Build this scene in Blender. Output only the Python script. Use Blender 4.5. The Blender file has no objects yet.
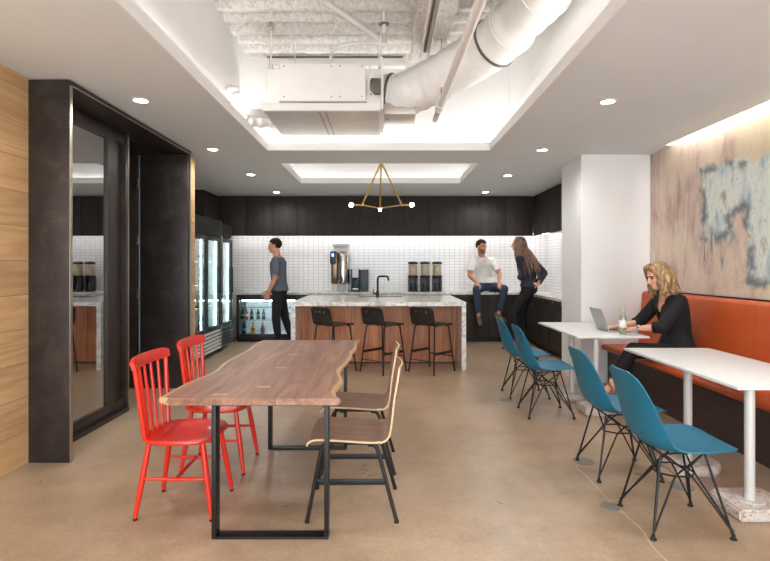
import bpy, bmesh, math, random
from mathutils import Vector, Matrix, noise as mnoise
random.seed(7)
SC = bpy.context.scene
COL = SC.collection
PI = math.pi
V = Vector

# ------------------------------------------------------------------ materials
class NT:
    def __init__(s, name):
        s.m = bpy.data.materials.new(name); s.m.use_nodes = True
        s.t = s.m.node_tree; s.b = s.t.nodes['Principled BSDF']
        s.o = s.t.nodes['Material Output']
        s._c = None
    def n(s, kind, **kw):
        x = s.t.nodes.new(kind)
        for k, v in kw.items(): setattr(x, k, v)
        return x
    def l(s, a, b): s.t.links.new(a, b)
    def put(s, sock, v):
        if isinstance(v, (int, float)): sock.default_value = v
        elif isinstance(v, (tuple, list)):
            sock.default_value = tuple(v) + ((1,) if len(v) == 3 and len(sock.default_value) == 4 else ())
        else: s.l(v, sock)
    def co(s):
        if not s._c: s._c = s.n('ShaderNodeTexCoord')
        return s._c.outputs['Object']
    def mp(s, scale=(1, 1, 1), loc=(0, 0, 0), rot=(0, 0, 0), vec=None):
        m = s.n('ShaderNodeMapping'); s.l(vec or s.co(), m.inputs['Vector'])
        m.inputs['Scale'].default_value = scale; m.inputs['Location'].default_value = loc; m.inputs['Rotation'].default_value = rot
        return m.outputs[0]
    def noise(s, scale, detail=4, rough=.55, vec=None, dist=0):
        x = s.n('ShaderNodeTexNoise'); s.l(vec or s.co(), x.inputs['Vector'])
        x.inputs['Scale'].default_value = scale; x.inputs['Detail'].default_value = detail
        x.inputs['Roughness'].default_value = rough; x.inputs['Distortion'].default_value = dist
        return x.outputs['Fac']
    def voro(s, scale, vec=None, out='Distance', feature='F1'):
        x = s.n('ShaderNodeTexVoronoi', feature=feature); s.l(vec or s.co(), x.inputs['Vector'])
        x.inputs['Scale'].default_value = scale
        return x.outputs[out]
    def math(s, op, a, b=0.0, c=0.0, clamp=False):
        x = s.n('ShaderNodeMath', operation=op, use_clamp=clamp)
        s.put(x.inputs[0], a); s.put(x.inputs[1], b); s.put(x.inputs[2], c)
        return x.outputs[0]
    def ramp(s, f, stops):
        x = s.n('ShaderNodeValToRGB'); s.l(f, x.inputs[0])
        e = x.color_ramp.elements
        while len(e) < len(stops): e.new(.5)
        for q, (p, c) in zip(e, stops):
            q.position = p; q.color = (c, c, c, 1) if isinstance(c, (int, float)) else tuple(c) + (1,)
        return x.outputs[0]
    def mix(s, f, a, b, mode='MIX'):
        x = s.n('ShaderNodeMix', data_type='RGBA', blend_type=mode)
        s.put(x.inputs['Factor'], f); s.put(x.inputs['A'], a); s.put(x.inputs['B'], b)
        return [q for q in x.outputs if q.type == 'RGBA'][0]
    def sep(s, vec=None):
        x = s.n('ShaderNodeSeparateXYZ'); s.l(vec or s.co(), x.inputs[0]); return x.outputs
    def comb(s, a, b, c=0.0):
        x = s.n('ShaderNodeCombineXYZ')
        for k, q in enumerate((a, b, c)): s.put(x.inputs[k], q)
        return x.outputs[0]
    def step(s, f, a, b):
        x = s.n('ShaderNodeMapRange', interpolation_type='SMOOTHSTEP'); s.put(x.inputs[0], f)
        x.inputs[1].default_value = a; x.inputs[2].default_value = b
        return x.outputs[0]
    def base(s, c): s.put(s.b.inputs['Base Color'], c)
    def set(s, **kw):
        for k, v in kw.items(): s.put(s.b.inputs[k.replace('_', ' ')], v)
        return s
    def bump(s, h, strength=.2, dist=.01):
        x = s.n('ShaderNodeBump'); x.inputs['Strength'].default_value = strength; x.inputs['Distance'].default_value = dist
        s.l(h, x.inputs['Height']); s.l(x.outputs[0], s.b.inputs['Normal'])

def hexc(r, g, b):
    f = lambda c: (c / 255 / 12.92) if c <= 10 else ((c / 255 + .055) / 1.055) ** 2.4
    return (f(r), f(g), f(b))

def plain(name, c, rough=.5, metal=0, var=.08, scale=30, bump=0, bscale=120, **kw):
    t = NT(name)
    f = t.noise(scale, 3)
    lo = tuple(max(0, q * (1 - var)) for q in c); hi = tuple(min(1, q * (1 + var)) for q in c)
    t.base(t.ramp(f, [(.3, lo), (.7, hi)]))
    t.set(Roughness=rough, Metallic=metal, **kw)
    if bump: t.bump(t.noise(bscale, 4), bump, .004)
    return t.m

def wood(name, dark, light, axis='y', scale=1.0, rough=.4, planks=None, plank_axis='z', pvar=.35, knots=False, coat=0, spec=.5):
    t = NT(name)
    sc = {'x': (1.2, 14, 14), 'y': (14, 1.2, 14), 'z': (14, 14, 1.2)}[axis]
    sc = tuple(q * scale for q in sc)
    o = t.sep()
    vec = t.co()
    pid = None
    if planks:
        ax = {'x': 0, 'y': 1, 'z': 2}[plank_axis]
        pid = t.math('FLOOR', t.math('DIVIDE', o[ax], planks))
        wn = t.n('ShaderNodeTexWhiteNoise', noise_dimensions='1D'); t.l(pid, wn.inputs['W'])
        va = t.n('ShaderNodeVectorMath', operation='MULTIPLY_ADD'); t.l(wn.outputs['Color'], va.inputs[0])
        va.inputs[1].default_value = (9, 9, 9); t.l(vec, va.inputs[2]); vec = va.outputs[0]
    m = t.mp(sc, vec=vec)
    g = t.noise(1.0, 6, .6, m, 1.4)
    fine = t.noise(6.0, 4, .6, t.mp(tuple(q * (1 if q > 5 * scale else .35) for q in sc), vec=vec))
    f = t.math('ADD', t.math('MULTIPLY', g, .75), t.math('MULTIPLY', fine, .25))
    mid = tuple((a + b) / 2 for a, b in zip(dark, light))
    c = t.ramp(f, [(.3, dark), (.5, mid), (.68, light)])
    if knots:
        k = t.voro(.9, t.mp(tuple({'x': (1, 2.2, 2.2), 'y': (2.2, 1, 2.2), 'z': (2.2, 2.2, 1)}[axis]), vec=vec))
        c = t.mix(t.step(k, .12, .02), c, tuple(q * .45 for q in dark))
    if planks:
        w2 = t.n('ShaderNodeTexWhiteNoise', noise_dimensions='1D'); t.l(t.math('ADD', pid, 31.7), w2.inputs['W'])
        c = t.mix(1.0, c, t.ramp(w2.outputs['Value'], [(0, 1 - pvar), (1, 1.0)]), 'MULTIPLY')
        fr = t.math('FRACT', t.math('DIVIDE', o[ax], planks))
        e = t.math('MINIMUM', fr, t.math('SUBTRACT', 1.0, fr))
        c = t.mix(t.step(e, .012, .003), c, tuple(q * .35 for q in dark))
    t.base(c); t.set(Roughness=rough, Coat_Weight=coat, Specular_IOR_Level=spec)
    t.bump(fine, .06, .003)
    return t.m

def emit(name, c, s):
    t = NT(name); t.base((0, 0, 0)); t.set(Emission_Color=c, Emission_Strength=s, Roughness=.6)
    return t.m

def glass(name, tint, gloss, rough=0.0):
    t = NT(name)
    tr = t.n('ShaderNodeBsdfTransparent'); tr.inputs[0].default_value = tuple(tint) + (1,)
    gl = t.n('ShaderNodeBsdfGlossy'); gl.inputs['Roughness'].default_value = rough; gl.inputs[0].default_value = (1, 1, 1, 1)
    mx = t.n('ShaderNodeMixShader')
    fr = t.n('ShaderNodeFresnel'); ge = t.n('ShaderNodeNewGeometry'); t.l(t.math('ADD', 1.5, t.math('MULTIPLY', ge.outputs['Backfacing'], 1 / 1.5 - 1.5)), fr.inputs[0])
    t.l(t.math('ADD', t.math('MULTIPLY', fr.outputs[0], 1.0), gloss, clamp=True), mx.inputs[0])
    t.l(tr.outputs[0], mx.inputs[1]); t.l(gl.outputs[0], mx.inputs[2]); t.l(mx.outputs[0], t.o.inputs[0])
    return t.m

M = {}
def materials():
    # polished concrete
    t = NT('polished_concrete')
    big = t.noise(.55, 3, .5); med = t.noise(2.4, 3, .5); fine = t.noise(38, 2, .6); grit = t.noise(140, 2, .6)
    c = t.mix(t.step(t.math('ADD', t.math('MULTIPLY', big, .6), t.math('MULTIPLY', med, .4)), .36, .64), hexc(180, 153, 125), hexc(208, 179, 150))
    c = t.mix(1.0, c, t.ramp(t.noise(7, 5, .65, dist=.5), [(.3, .86), (.7, 1.03)]), 'MULTIPLY')
    c = t.mix(1.0, c, t.ramp(fine, [(.3, .86), (.7, 1.0)]), 'MULTIPLY')
    c = t.mix(1.0, c, t.ramp(grit, [(.32, .80), (.68, 1.0)]), 'MULTIPLY')
    o = t.sep()
    w = t.math('ADD', o[0], t.math('MULTIPLY', t.math('SUBTRACT', t.noise(3, 3), .5), .09))
    d = t.math('ABSOLUTE', t.math('SUBTRACT', w, 1.37))
    lim = t.math('MULTIPLY', t.step(o[1], 3.75, 3.6), t.step(d, .006, .002))
    c = t.mix(t.math('MULTIPLY', lim, .6), c, hexc(226, 208, 184))
    t.base(c); t.set(Roughness=t.ramp(med, [(.2, .26), (.8, .36)]), Specular_IOR_Level=.5)
    M['floor'] = t.m
    M['ceil'] = plain('painted_ceiling', (.71, .745, .755), .85, var=.015, scale=2)
    M['paint'] = plain('white_paint', (.80, .79, .78), .7, var=.012, scale=2)
    M['shaft'] = plain('white_shaft_paint', (.82, .80, .785), .8, var=.012, scale=2)
    t = NT('sprayed_fireproofing'); f = t.noise(28, 5, .7)
    t.base(t.ramp(f, [(.3, hexc(206, 196, 186)), (.7, hexc(250, 245, 239))])); t.set(Roughness=.95); t.bump(f, .9, .03); M['deck'] = t.m
    # blackened steel
    t = NT('blackened_steel'); a = t.noise(5, 6, .65, dist=.8); b = t.noise(60, 3)
    f = t.math('ADD', t.math('MULTIPLY', a, .8), t.math('MULTIPLY', b, .2))
    t.base(t.ramp(f, [(.3, hexc(48, 41, 39)), (.5, hexc(60, 52, 49)), (.75, hexc(82, 73, 68))]))
    t.set(Metallic=.4, Roughness=t.ramp(a, [(.3, .32), (.7, .5)])); M['steel'] = t.m
    M['bare_edge'] = plain('brushed_steel_edge', hexc(176, 162, 148), .35, .9)
    M['oak'] = wood('oak_cladding', hexc(202, 154, 104), hexc(242, 202, 150), 'y', .8, .5, planks=.243, plank_axis='z', pvar=.32, knots=True)
    M['walnut_top'] = wood('walnut_slab', hexc(100, 65, 50), hexc(178, 131, 108), 'y', .9, .38)
    M['sapwood'] = wood('pale_sapwood', hexc(168, 128, 94), hexc(222, 184, 142), 'y', .9, .42)
    M['key'] = wood('maple_key', hexc(192, 142, 100), hexc(214, 168, 122), 'x', 2, .4)
    M['walnut_ply'] = wood('walnut_veneer', hexc(128, 96, 78), hexc(178, 142, 118), 'x', 1.6, .4)
    M['ply_edge'] = wood('plywood_edge', hexc(198, 164, 126), hexc(222, 192, 154), 'x', 3, .5)
    M['island_wood'] = wood('walnut_panel', hexc(160, 88, 50), hexc(228, 150, 96), 'z', .9, .42, planks=.36, plank_axis='x', pvar=.3)
    M['black_wood'] = wood('black_stained_wood', hexc(46, 41, 39), hexc(66, 59, 56), 'z', 1.4, .62, spec=.22)
    M['black_wood_h'] = wood('dark_stained_bench_wood', hexc(44, 32, 29), hexc(70, 52, 46), 'y', 1.3, .5)
    M['black_panel'] = plain('near_black_panel', hexc(27, 24, 23), .6, Specular_IOR_Level=.2)
    M['black'] = plain('black_metal', hexc(30, 29, 29), .42, .3)
    M['black_ply'] = wood('black_ply', hexc(34, 31, 30), hexc(52, 47, 45), 'y', 2, .4)
    M['rubber'] = plain('black_rubber', hexc(22, 22, 22), .7)
    M['red'] = plain('red_lacquer', hexc(216, 42, 22), .32, var=.03, Coat_Weight=.3)
    M['blue'] = plain('teal_blue_plastic', hexc(12, 104, 134), .42, var=.03)
    M['table_white'] = plain('white_laminate', (.74, .735, .725), .4, var=.01)
    M['post'] = plain('pale_grey_powdercoat', hexc(206, 202, 197), .4, .1, var=.02)
    t = NT('terrazzo'); a = t.voro(72, out='Color'); d = t.voro(72)
    bw = t.n('ShaderNodeSeparateColor'); t.l(a, bw.inputs[0])
    c = t.ramp(bw.outputs[0], [(.0, hexc(206, 194, 184)), (.36, hexc(214, 202, 194)), (.5, hexc(150, 112, 98)), (.64, hexc(204, 190, 180)), (.78, hexc(92, 74, 68)), (.9, hexc(222, 214, 208))])
    c = t.mix(t.step(d, .3, .6), c, hexc(204, 190, 180)); t.base(c); t.set(Roughness=.45); M['terrazzo'] = t.m
    M['leather'] = plain('tan_leather', hexc(186, 82, 36), .42, var=.08, scale=4, bump=.15, bscale=180)
    # marble
    t = NT('grey_veined_marble'); n1 = t.noise(2.6, 8, .65, dist=2.2); n2 = t.noise(16, 6, .7, dist=1.0)
    v = t.math('ABSOLUTE', t.math('SUBTRACT', n1, .5))
    c = t.ramp(n2, [(.3, hexc(208, 203, 197)), (.5, hexc(232, 228, 222)), (.7, hexc(242, 239, 235))])
    c = t.mix(t.math('MULTIPLY', t.step(v, .05, .0), .55), c, hexc(146, 138, 132)); t.base(c); t.set(Roughness=.2); M['marble'] = t.m
    # tiles
    def tile(name, ax):
        t = NT(name); o = t.sep(); br = t.n('ShaderNodeTexBrick'); br.offset = 0; br.squash = 1
        t.l(t.comb(o[ax], o[2]), br.inputs['Vector'])
        br.inputs['Color1'].default_value = (.80, .79, .79, 1); br.inputs['Color2'].default_value = (.84, .83, .83, 1)
        br.inputs['Mortar'].default_value = tuple(hexc(198, 191, 190)) + (1,)
        br.inputs['Scale'].default_value = 1; br.inputs['Mortar Size'].default_value = .005; br.inputs['Mortar Smooth'].default_value = .3
        br.inputs['Brick Width'].default_value = .1; br.inputs['Row Height'].default_value = .058
        t.base(br.outputs[0]); t.set(Roughness=.22); return t.m
    M['tile_x'] = tile('white_stacked_tile', 0); M['tile_y'] = tile('white_stacked_tile_side', 1)
    M['chrome'] = plain('stainless_steel', hexc(205, 200, 194), .22, 1, var=.04, scale=8)
    M['bronze'] = plain('bronze_metal', hexc(128, 104, 84), .3, .9)
    M['brass'] = plain('satin_brass', hexc(206, 164, 96), .3, .95, var=.03)
    M['grey_plastic'] = plain('dark_grey_plastic', hexc(70, 72, 76), .4)
    M['teal_metal'] = plain('dark_teal_plastic', hexc(48, 74, 78), .35, .2)
    M['dgrey'] = plain('charcoal_plastic', hexc(40, 40, 42), .4)
    M['white_plastic'] = plain('white_plastic', (.78, .78, .77), .4, var=.02)
    M['hvac'] = plain('white_painted_metal', (.76, .72, .685), .55, var=.02, scale=6)
    M['hvac_bottom'] = plain('galvanised_underside', hexc(196, 184, 174), .38, .35, var=.05, scale=5)
    M['duct'] = plain('white_duct_wrap', (.78, .745, .71), .55, var=.04, scale=9, bump=.25, bscale=14)
    M['gasket'] = plain('dark_clamp', hexc(110, 100, 92), .5, .5)
    M['clear'] = glass('clear_glass', (.93, .96, .96), .0)
    M['fridge_glass'] = glass('fridge_door_glass', (.90, .96, .96), .05)
    M['portal_glass'] = glass('dark_reflective_glass', (.42, .45, .46), .42)
    M['coffee'] = plain('amber_cereal', hexc(204, 176, 146), .6, var=.2, scale=60)
    M['bottle_glass'] = glass('pale_green_glass', (.84, .94, .85), .05)
    M['bottle_green'] = plain('green_drink', hexc(150, 190, 130), .3, Transmission_Weight=.3)
    M['label_white'] = plain('white_label', (.8, .82, .78), .6)
    M['screen_blue'] = emit('blue_display', (.15, .35, 1), 2.2)
    M['alu'] = plain('laptop_aluminium', hexc(176, 176, 178), .38, .8, var=.02)
    M['led_white'] = emit('cove_led', (.98, .99, .98), 15)
    M['led_recess'] = emit('recess_led', (.98, .99, .98), 3.6)
    M['led_under'] = emit('under_cabinet_led', (1, .985, .97), 11)
    M['led_wall'] = emit('wall_wash_led', (1, .99, .98), 27)
    M['led_fridge'] = emit('fridge_led', (.74, 1, .97), 5)
    M['led_small'] = emit('fridge_led_blue', (.85, .93, 1), 22)
    M['lens'] = emit('downlight_lens', (1, .97, .93), 22)
    M['bulb'] = emit('lamp_bulb', (1, .78, .48), 26)
    M['fridge_in'] = plain('fridge_liner', (.70, .76, .78), .5, var=.03)
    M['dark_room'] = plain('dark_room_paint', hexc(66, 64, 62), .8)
    M['plaster_grey'] = plain('grey_cover', hexc(142, 134, 126), .45, .4)
    M['paper'] = plain('white_paper', (.84, .84, .83), .7, var=.02)
    # people
    M['skin'] = plain('skin', hexc(222, 166, 138), .55, var=.05, scale=14, Subsurface_Weight=.05)
    M['skin2'] = plain('skin_tan', hexc(208, 148, 118), .55, var=.05, scale=14, Subsurface_Weight=.05)
    M['hair_dark'] = plain('dark_brown_hair', hexc(46, 32, 25), .75, var=.3, scale=40, Specular_IOR_Level=.15)
    M['beard'] = plain('stubble', hexc(142, 100, 80), .75, var=.25, scale=90)
    t = NT('long_brown_hair'); n_ = t.noise(9, 5, .6, t.mp((6, 6, .6))); t.base(t.ramp(n_, [(.3, hexc(66, 46, 34)), (.5, hexc(104, 76, 56)), (.7, hexc(150, 116, 86))])); t.set(Roughness=.42); M['hair_long'] = t.m
    t = NT('blonde_hair'); n_ = t.noise(11, 5, .6, t.mp((4, 4, 1.2))); t.base(t.ramp(n_, [(.3, hexc(96, 72, 50)), (.5, hexc(158, 124, 84)), (.7, hexc(206, 174, 128))])); t.set(Roughness=.42); M['hair_blonde'] = t.m
    def cloth(k, name, c, rough=.85): M[k] = plain(name, c, rough, var=.10, scale=9, bump=.35, bscale=11)
    cloth('shirt_white', 'white_cotton', hexc(238, 234, 227)); cloth('jeans', 'blue_denim', hexc(52, 64, 86))
    cloth('tee', 'grey_jersey', hexc(92, 98, 110)); cloth('trousers_black', 'black_cotton', hexc(22, 21, 24))
    cloth('navy', 'navy_cotton', hexc(36, 38, 58)); cloth('blazer', 'black_wool', hexc(15, 14, 16))
    M['leather_brown'] = plain('brown_shoe_leather', hexc(98, 66, 50), .4); M['leather_orange'] = plain('tan_boot_leather', hexc(172, 92, 44), .45)
    M['sandal'] = plain('spotted_sandal', hexc(150, 108, 66), .6, var=.6, scale=60)
    M['eye'] = plain('eye', hexc(44, 30, 24), .2); M['lips'] = plain('lips', hexc(188, 92, 84), .45); M['teeth'] = plain('teeth', (.82, .8, .76), .35)
    # mural
    t = NT('stained_metal_mural'); o = t.sep()
    def wob(vec_scale, sc, amp, off):
        m = t.mp(vec_scale, (off, off, off)); return t.math('MULTIPLY', t.math('SUBTRACT', t.noise(sc, 6, .65, m), .5), amp)
    u = t.math('ADD', o[1], wob((1, 1, .8), 3.0, .40, 0)); u = t.math('ADD', u, wob((1, 1, .7), 7, .16, 5))
    v = t.math('ADD', o[2], wob((1, 1, 1), 2.6, .30, 9)); v = t.math('ADD', v, wob((1, 1, .6), 7, .20, 3))
    def box(y0, y1, z0, z1):
        a = t.math('MAXIMUM', t.math('SUBTRACT', y0, u), t.math('SUBTRACT', u, y1))
        b = t.math('MAXIMUM', t.math('SUBTRACT', z0, v), t.math('SUBTRACT', v, z1))
        return t.math('MAXIMUM', a, b)
    d = t.math('MINIMUM', box(2.6, 5.22, 1.92, 2.36), t.math('MINIMUM', box(4.76, 5.22, 1.66, 2.2), t.math('MINIMUM', box(4.02, 4.57, 1.25, 2.2), box(2.9, 3.6, 1.45, 2.2))))
    g1 = t.noise(2.2, 6, .65, t.mp((1, 1, .5))); g2 = t.noise(9, 6, .7, t.mp((1, 1, .3))); g3 = t.noise(38, 4, .7)
    bg = t.ramp(t.math('ADD', t.math('MULTIPLY', g1, .65), t.math('MULTIPLY', g2, .35)),
                [(.30, hexc(150, 126, 120)), (.42, hexc(186, 160, 148)), (.5, hexc(210, 188, 170)), (.6, hexc(220, 202, 180)), (.72, hexc(184, 154, 152))])
    st = t.step(t.noise(7, 5, .6, t.mp((1, 1, .16))), .60, .72)
    stz = t.math('MULTIPLY', st, t.math('MULTIPLY', t.step(o[2], 2.5, 2.1), t.step(o[2], 1.35, 1.7)))
    bg = t.mix(t.math('MULTIPLY', stz, .65), bg, hexc(120, 102, 98))
    spk = t.math('MULTIPLY', t.step(t.voro(26), .17, .1), t.step(t.noise(3, 2), .5, .62))
    bg = t.mix(t.math('MULTIPLY', spk, .6), bg, hexc(88, 76, 78))
    warm = t.math('MULTIPLY', t.step(o[1], 5.0, 4.6), t.step(o[2], 2.25, 2.45))
    bg = t.mix(t.math('MULTIPLY', warm, .4), bg, hexc(204, 188, 146))
    inn = t.ramp(t.math('ADD', t.math('MULTIPLY', g2, .6), t.math('MULTIPLY', g1, .4)),
                 [(.32, hexc(112, 128, 136)), (.40, hexc(146, 164, 172)), (.48, hexc(196, 206, 206)), (.57, hexc(220, 222, 212)), (.64, hexc(160, 156, 140)), (.75, hexc(120, 132, 138))])
    inn = t.mix(t.step(g3, .60, .70), inn, hexc(122, 128, 130))
    c = t.mix(t.step(d, .05, -.04), bg, inn)
    rim = t.step(t.math('ABSOLUTE', t.math('ADD', d, .02)), .09, .0)
    c = t.mix(t.math('MULTIPLY', rim, t.math('MULTIPLY', t.step(t.noise(4.5, 3), .40, .60), .85)), c, hexc(88, 94, 98))
    drip = t.math('MULTIPLY', t.step(t.noise(16, 4, .6, t.mp((1, 1, .12))), .56, .66), t.math('MULTIPLY', t.math('MULTIPLY', t.step(o[2], 1.9, 1.7), t.step(o[2], 1.32, 1.5)), t.step(t.math('ABSOLUTE', t.math('SUBTRACT', o[1], 5.0)), .32, .16)))
    c = t.mix(t.math('MULTIPLY', drip, .8), c, hexc(98, 108, 116))
    t.base(c); t.set(Roughness=.5, Metallic=.1); M['mural'] = t.m
materials()

# ------------------------------------------------------------------ geometry helpers
def BM(): return bmesh.new()

def box(bm, x0, x1, y0, y1, z0, z1, bev=0, seg=2, mi=0):
    vs = [bm.verts.new((x, y, z)) for x in (x0, x1) for y in (y0, y1) for z in (z0, z1)]
    fs = [bm.faces.new([vs[k] for k in q]) for q in ((0, 1, 3, 2), (4, 6, 7, 5), (0, 4, 5, 1), (2, 3, 7, 6), (0, 2, 6, 4), (1, 5, 7, 3))]
    for f in fs: f.material_index = mi
    if bev:
        es = {e for f in fs for e in f.edges}
        r = bmesh.ops.bevel(bm, geom=list(es), offset=bev, segments=seg, profile=.5, affect='EDGES')
        for f in r['faces']: f.material_index = mi
    return bm

def ring(bm, c, a, b, seg):
    return [bm.verts.new(c + a * math.cos(2 * PI * k / seg) + b * math.sin(2 * PI * k / seg)) for k in range(seg)]

def skin(bm, rings, cap=True, closed=False, mi=0):
    n = len(rings[0]); fs = []
    pr = list(zip(rings, rings[1:])) + ([(rings[-1], rings[0])] if closed else [])
    for r0, r1 in pr:
        for k in range(n): fs.append(bm.faces.new((r0[k], r0[(k + 1) % n], r1[(k + 1) % n], r1[k])))
    if cap and not closed:
        fs.append(bm.faces.new(rings[0][::-1])); fs.append(bm.faces.new(rings[-1]))
    for f in fs: f.material_index = mi
    return bm

def frame_of(d):
    d = d.normalized(); a = V((0, 0, 1)) if abs(d.z) < .9 else V((1, 0, 0))
    u = d.cross(a).normalized(); return u, d.cross(u).normalized()

def cyl(bm, p0, p1, r0, r1=None, seg=12, mi=0):
    p0, p1 = V(p0), V(p1); r1 = r0 if r1 is None else r1
    u, w = frame_of(p1 - p0)
    return skin(bm, [ring(bm, p0, u * r0, w * r0, seg), ring(bm, p1, u * r1, w * r1, seg)], mi=mi)

def catmull(pts, n):
    P = [V(p) for p in pts]; P = [P[0] * 2 - P[1]] + P + [P[-1] * 2 - P[-2]]
    out = []
    for i in range(1, len(P) - 2):
        for k in range(n):
            t = k / n; a, b, c, d = P[i - 1:i + 3]
            out.append(.5 * ((2 * b) + (c - a) * t + (2 * a - 5 * b + 4 * c - d) * t * t + (3 * b - a - 3 * c + d) * t ** 3))
    return out + [P[-2]]

def tube(bm, pts, r, seg=10, mi=0, flat=None, cap=True):
    P = [V(p) for p in pts]
    rr = r if isinstance(r, (list, tuple)) else [r] * len(P)
    ts = [(P[min(i + 1, len(P) - 1)] - P[max(i - 1, 0)]).normalized() for i in range(len(P))]
    u, w = frame_of(ts[0]); rings = []
    for i, p in enumerate(P):
        u = (u - ts[i] * u.dot(ts[i])).normalized(); w = ts[i].cross(u)
        rings.append(ring(bm, p, u * rr[i], w * rr[i] * (flat or 1), seg))
    return skin(bm, rings, cap=cap, mi=mi)

def rounded(pts, r, n=5):
    """round the corners of an open polyline"""
    P = [V(p) for p in pts]; out = [P[0]]
    for i in range(1, len(P) - 1):
        a, b, c = P[i - 1:i + 2]; d0 = (a - b); d1 = (c - b); q = min(r, d0.length * .45, d1.length * .45)
        s, e = b + d0.normalized() * q, b + d1.normalized() * q
        for k in range(n + 1):
            t = k / n; out.append(s * (1 - t) ** 2 + b * 2 * t * (1 - t) + e * t * t)
    return out + [P[-1]]

def lathe(bm, prof, c=(0, 0, 0), seg=20, mi=0):
    c = V(c)
    return skin(bm, [ring(bm, c + V((0, 0, z)), V((max(r, 1e-4), 0, 0)), V((0, max(r, 1e-4), 0)), seg) for r, z in prof], mi=mi)

def sphere(bm, c, r, seg=14, rot=None, mi=0):
    r = V(r) if isinstance(r, (tuple, list, Vector)) else V((r, r, r))
    m = Matrix.Translation(V(c)) @ (rot.to_4x4() if rot else Matrix.Identity(4)) @ Matrix.Diagonal((r.x, r.y, r.z, 1))
    q = bmesh.ops.create_uvsphere(bm, u_segments=seg, v_segments=max(6, seg * 2 // 3), radius=1, matrix=m)
    for v in q['verts']:
        for f in v.link_faces: f.material_index = mi
    return bm

def prism(bm, poly, y0, y1, plane='xz', mi=0):
    """extrude a 2-D polygon: plane 'xz' along y, 'xy' along z, 'yz' along x"""
    f = {'xz': lambda a, b, d: (a, d, b), 'xy': lambda a, b, d: (a, b, d), 'yz': lambda a, b, d: (d, a, b)}[plane]
    r0 = [bm.verts.new(f(a, b, y0)) for a, b in poly]; r1 = [bm.verts.new(f(a, b, y1)) for a, b in poly]
    return skin(bm, [r0, r1], mi=mi)

def sheet(bm, rows, thick, mi=0, rim=None):
    """grid of points given as rows -> closed shell of given thickness"""
    nr, nc = len(rows), len(rows[0]); rows = [[V(p) for p in r] for r in rows]
    nrm = [[None] * nc for _ in rows]
    for i in range(nr):
        for j in range(nc):
            a = rows[min(i + 1, nr - 1)][j] - rows[max(i - 1, 0)][j]; b = rows[i][min(j + 1, nc - 1)] - rows[i][max(j - 1, 0)]
            nrm[i][j] = a.cross(b).normalized()
    A = [[bm.verts.new(rows[i][j] + nrm[i][j] * thick / 2) for j in range(nc)] for i in range(nr)]
    B = [[bm.verts.new(rows[i][j] - nrm[i][j] * thick / 2) for j in range(nc)] for i in range(nr)]
    rim = mi if rim is None else rim
    for i in range(nr - 1):
        for j in range(nc - 1):
            bm.faces.new((A[i][j], A[i + 1][j], A[i + 1][j + 1], A[i][j + 1])).material_index = mi
            bm.faces.new((B[i][j], B[i][j + 1], B[i + 1][j + 1], B[i + 1][j])).material_index = mi
    def side(p, q):
        for k in range(len(p) - 1): bm.faces.new((p[k], p[k + 1], q[k + 1], q[k])).material_index = rim
    side([r[0] for r in A], [r[0] for r in B]); side([r[-1] for r in B], [r[-1] for r in A]); side(B[0], A[0]); side(A[-1], B[-1])
    return bm

# ------------------------------------------------------------------ object helpers
def root_of(o):
    while o.parent: o = o.parent
    return o

def part(name, bm, mat, parent=None, world=True, sharp=35, recalc=True):
    """link the shape as ONE mesh; under a parent, world coordinates become local to the thing's base"""
    if recalc: bmesh.ops.recalc_face_normals(bm, faces=bm.faces)
    if parent is not None and world:
        bmesh.ops.translate(bm, verts=bm.verts, vec=-root_of(parent).location)
    me = bpy.data.meshes.new(name); bm.to_mesh(me); bm.free()
    for m in (mat if isinstance(mat, (list, tuple)) else [mat]): me.materials.append(M[m])
    for p in me.polygons: p.use_smooth = True
    me.set_sharp_from_angle(angle=math.radians(sharp))
    o = bpy.data.objects.new(name, me); COL.objects.link(o)
    if parent is not None: o.parent = parent
    return o

def tag(o, label, cat, group=None, kind=None):
    o['label'] = label; o['category'] = cat
    if group: o['group'] = group
    if kind: o['kind'] = kind
    return o

def thing(name, label, cat, loc=(0, 0, 0), rotz=0, group=None):
    o = bpy.data.objects.new(name, None); COL.objects.link(o)
    o.empty_display_size = .1; o.location = loc; o.rotation_euler = (0, 0, rotz)
    return tag(o, label, cat, group)

def struct(name, bm, mat, sharp=35):
    o = part(name, bm, mat, None, sharp=sharp); o['kind'] = 'structure'; return o

def sroot(name, loc=(0, 0, 0)):
    o = bpy.data.objects.new(name, None); COL.objects.link(o); o.location = loc; o['kind'] = 'structure'; return o

def dup(src, loc, rotz=None, label=None):
    def cp(o, par):
        c = o.copy(); COL.objects.link(c)
        if par is not None: c.parent = par
        for ch in [q for q in bpy.data.objects if q.parent == o]: cp(ch, c)
        return c
    r = cp(src, None); r.location = loc
    if rotz is not None: r.rotation_euler = (0, 0, rotz)
    if label: r['label'] = label
    return r
def lbl(o, text): o['label'] = text; return o
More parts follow.
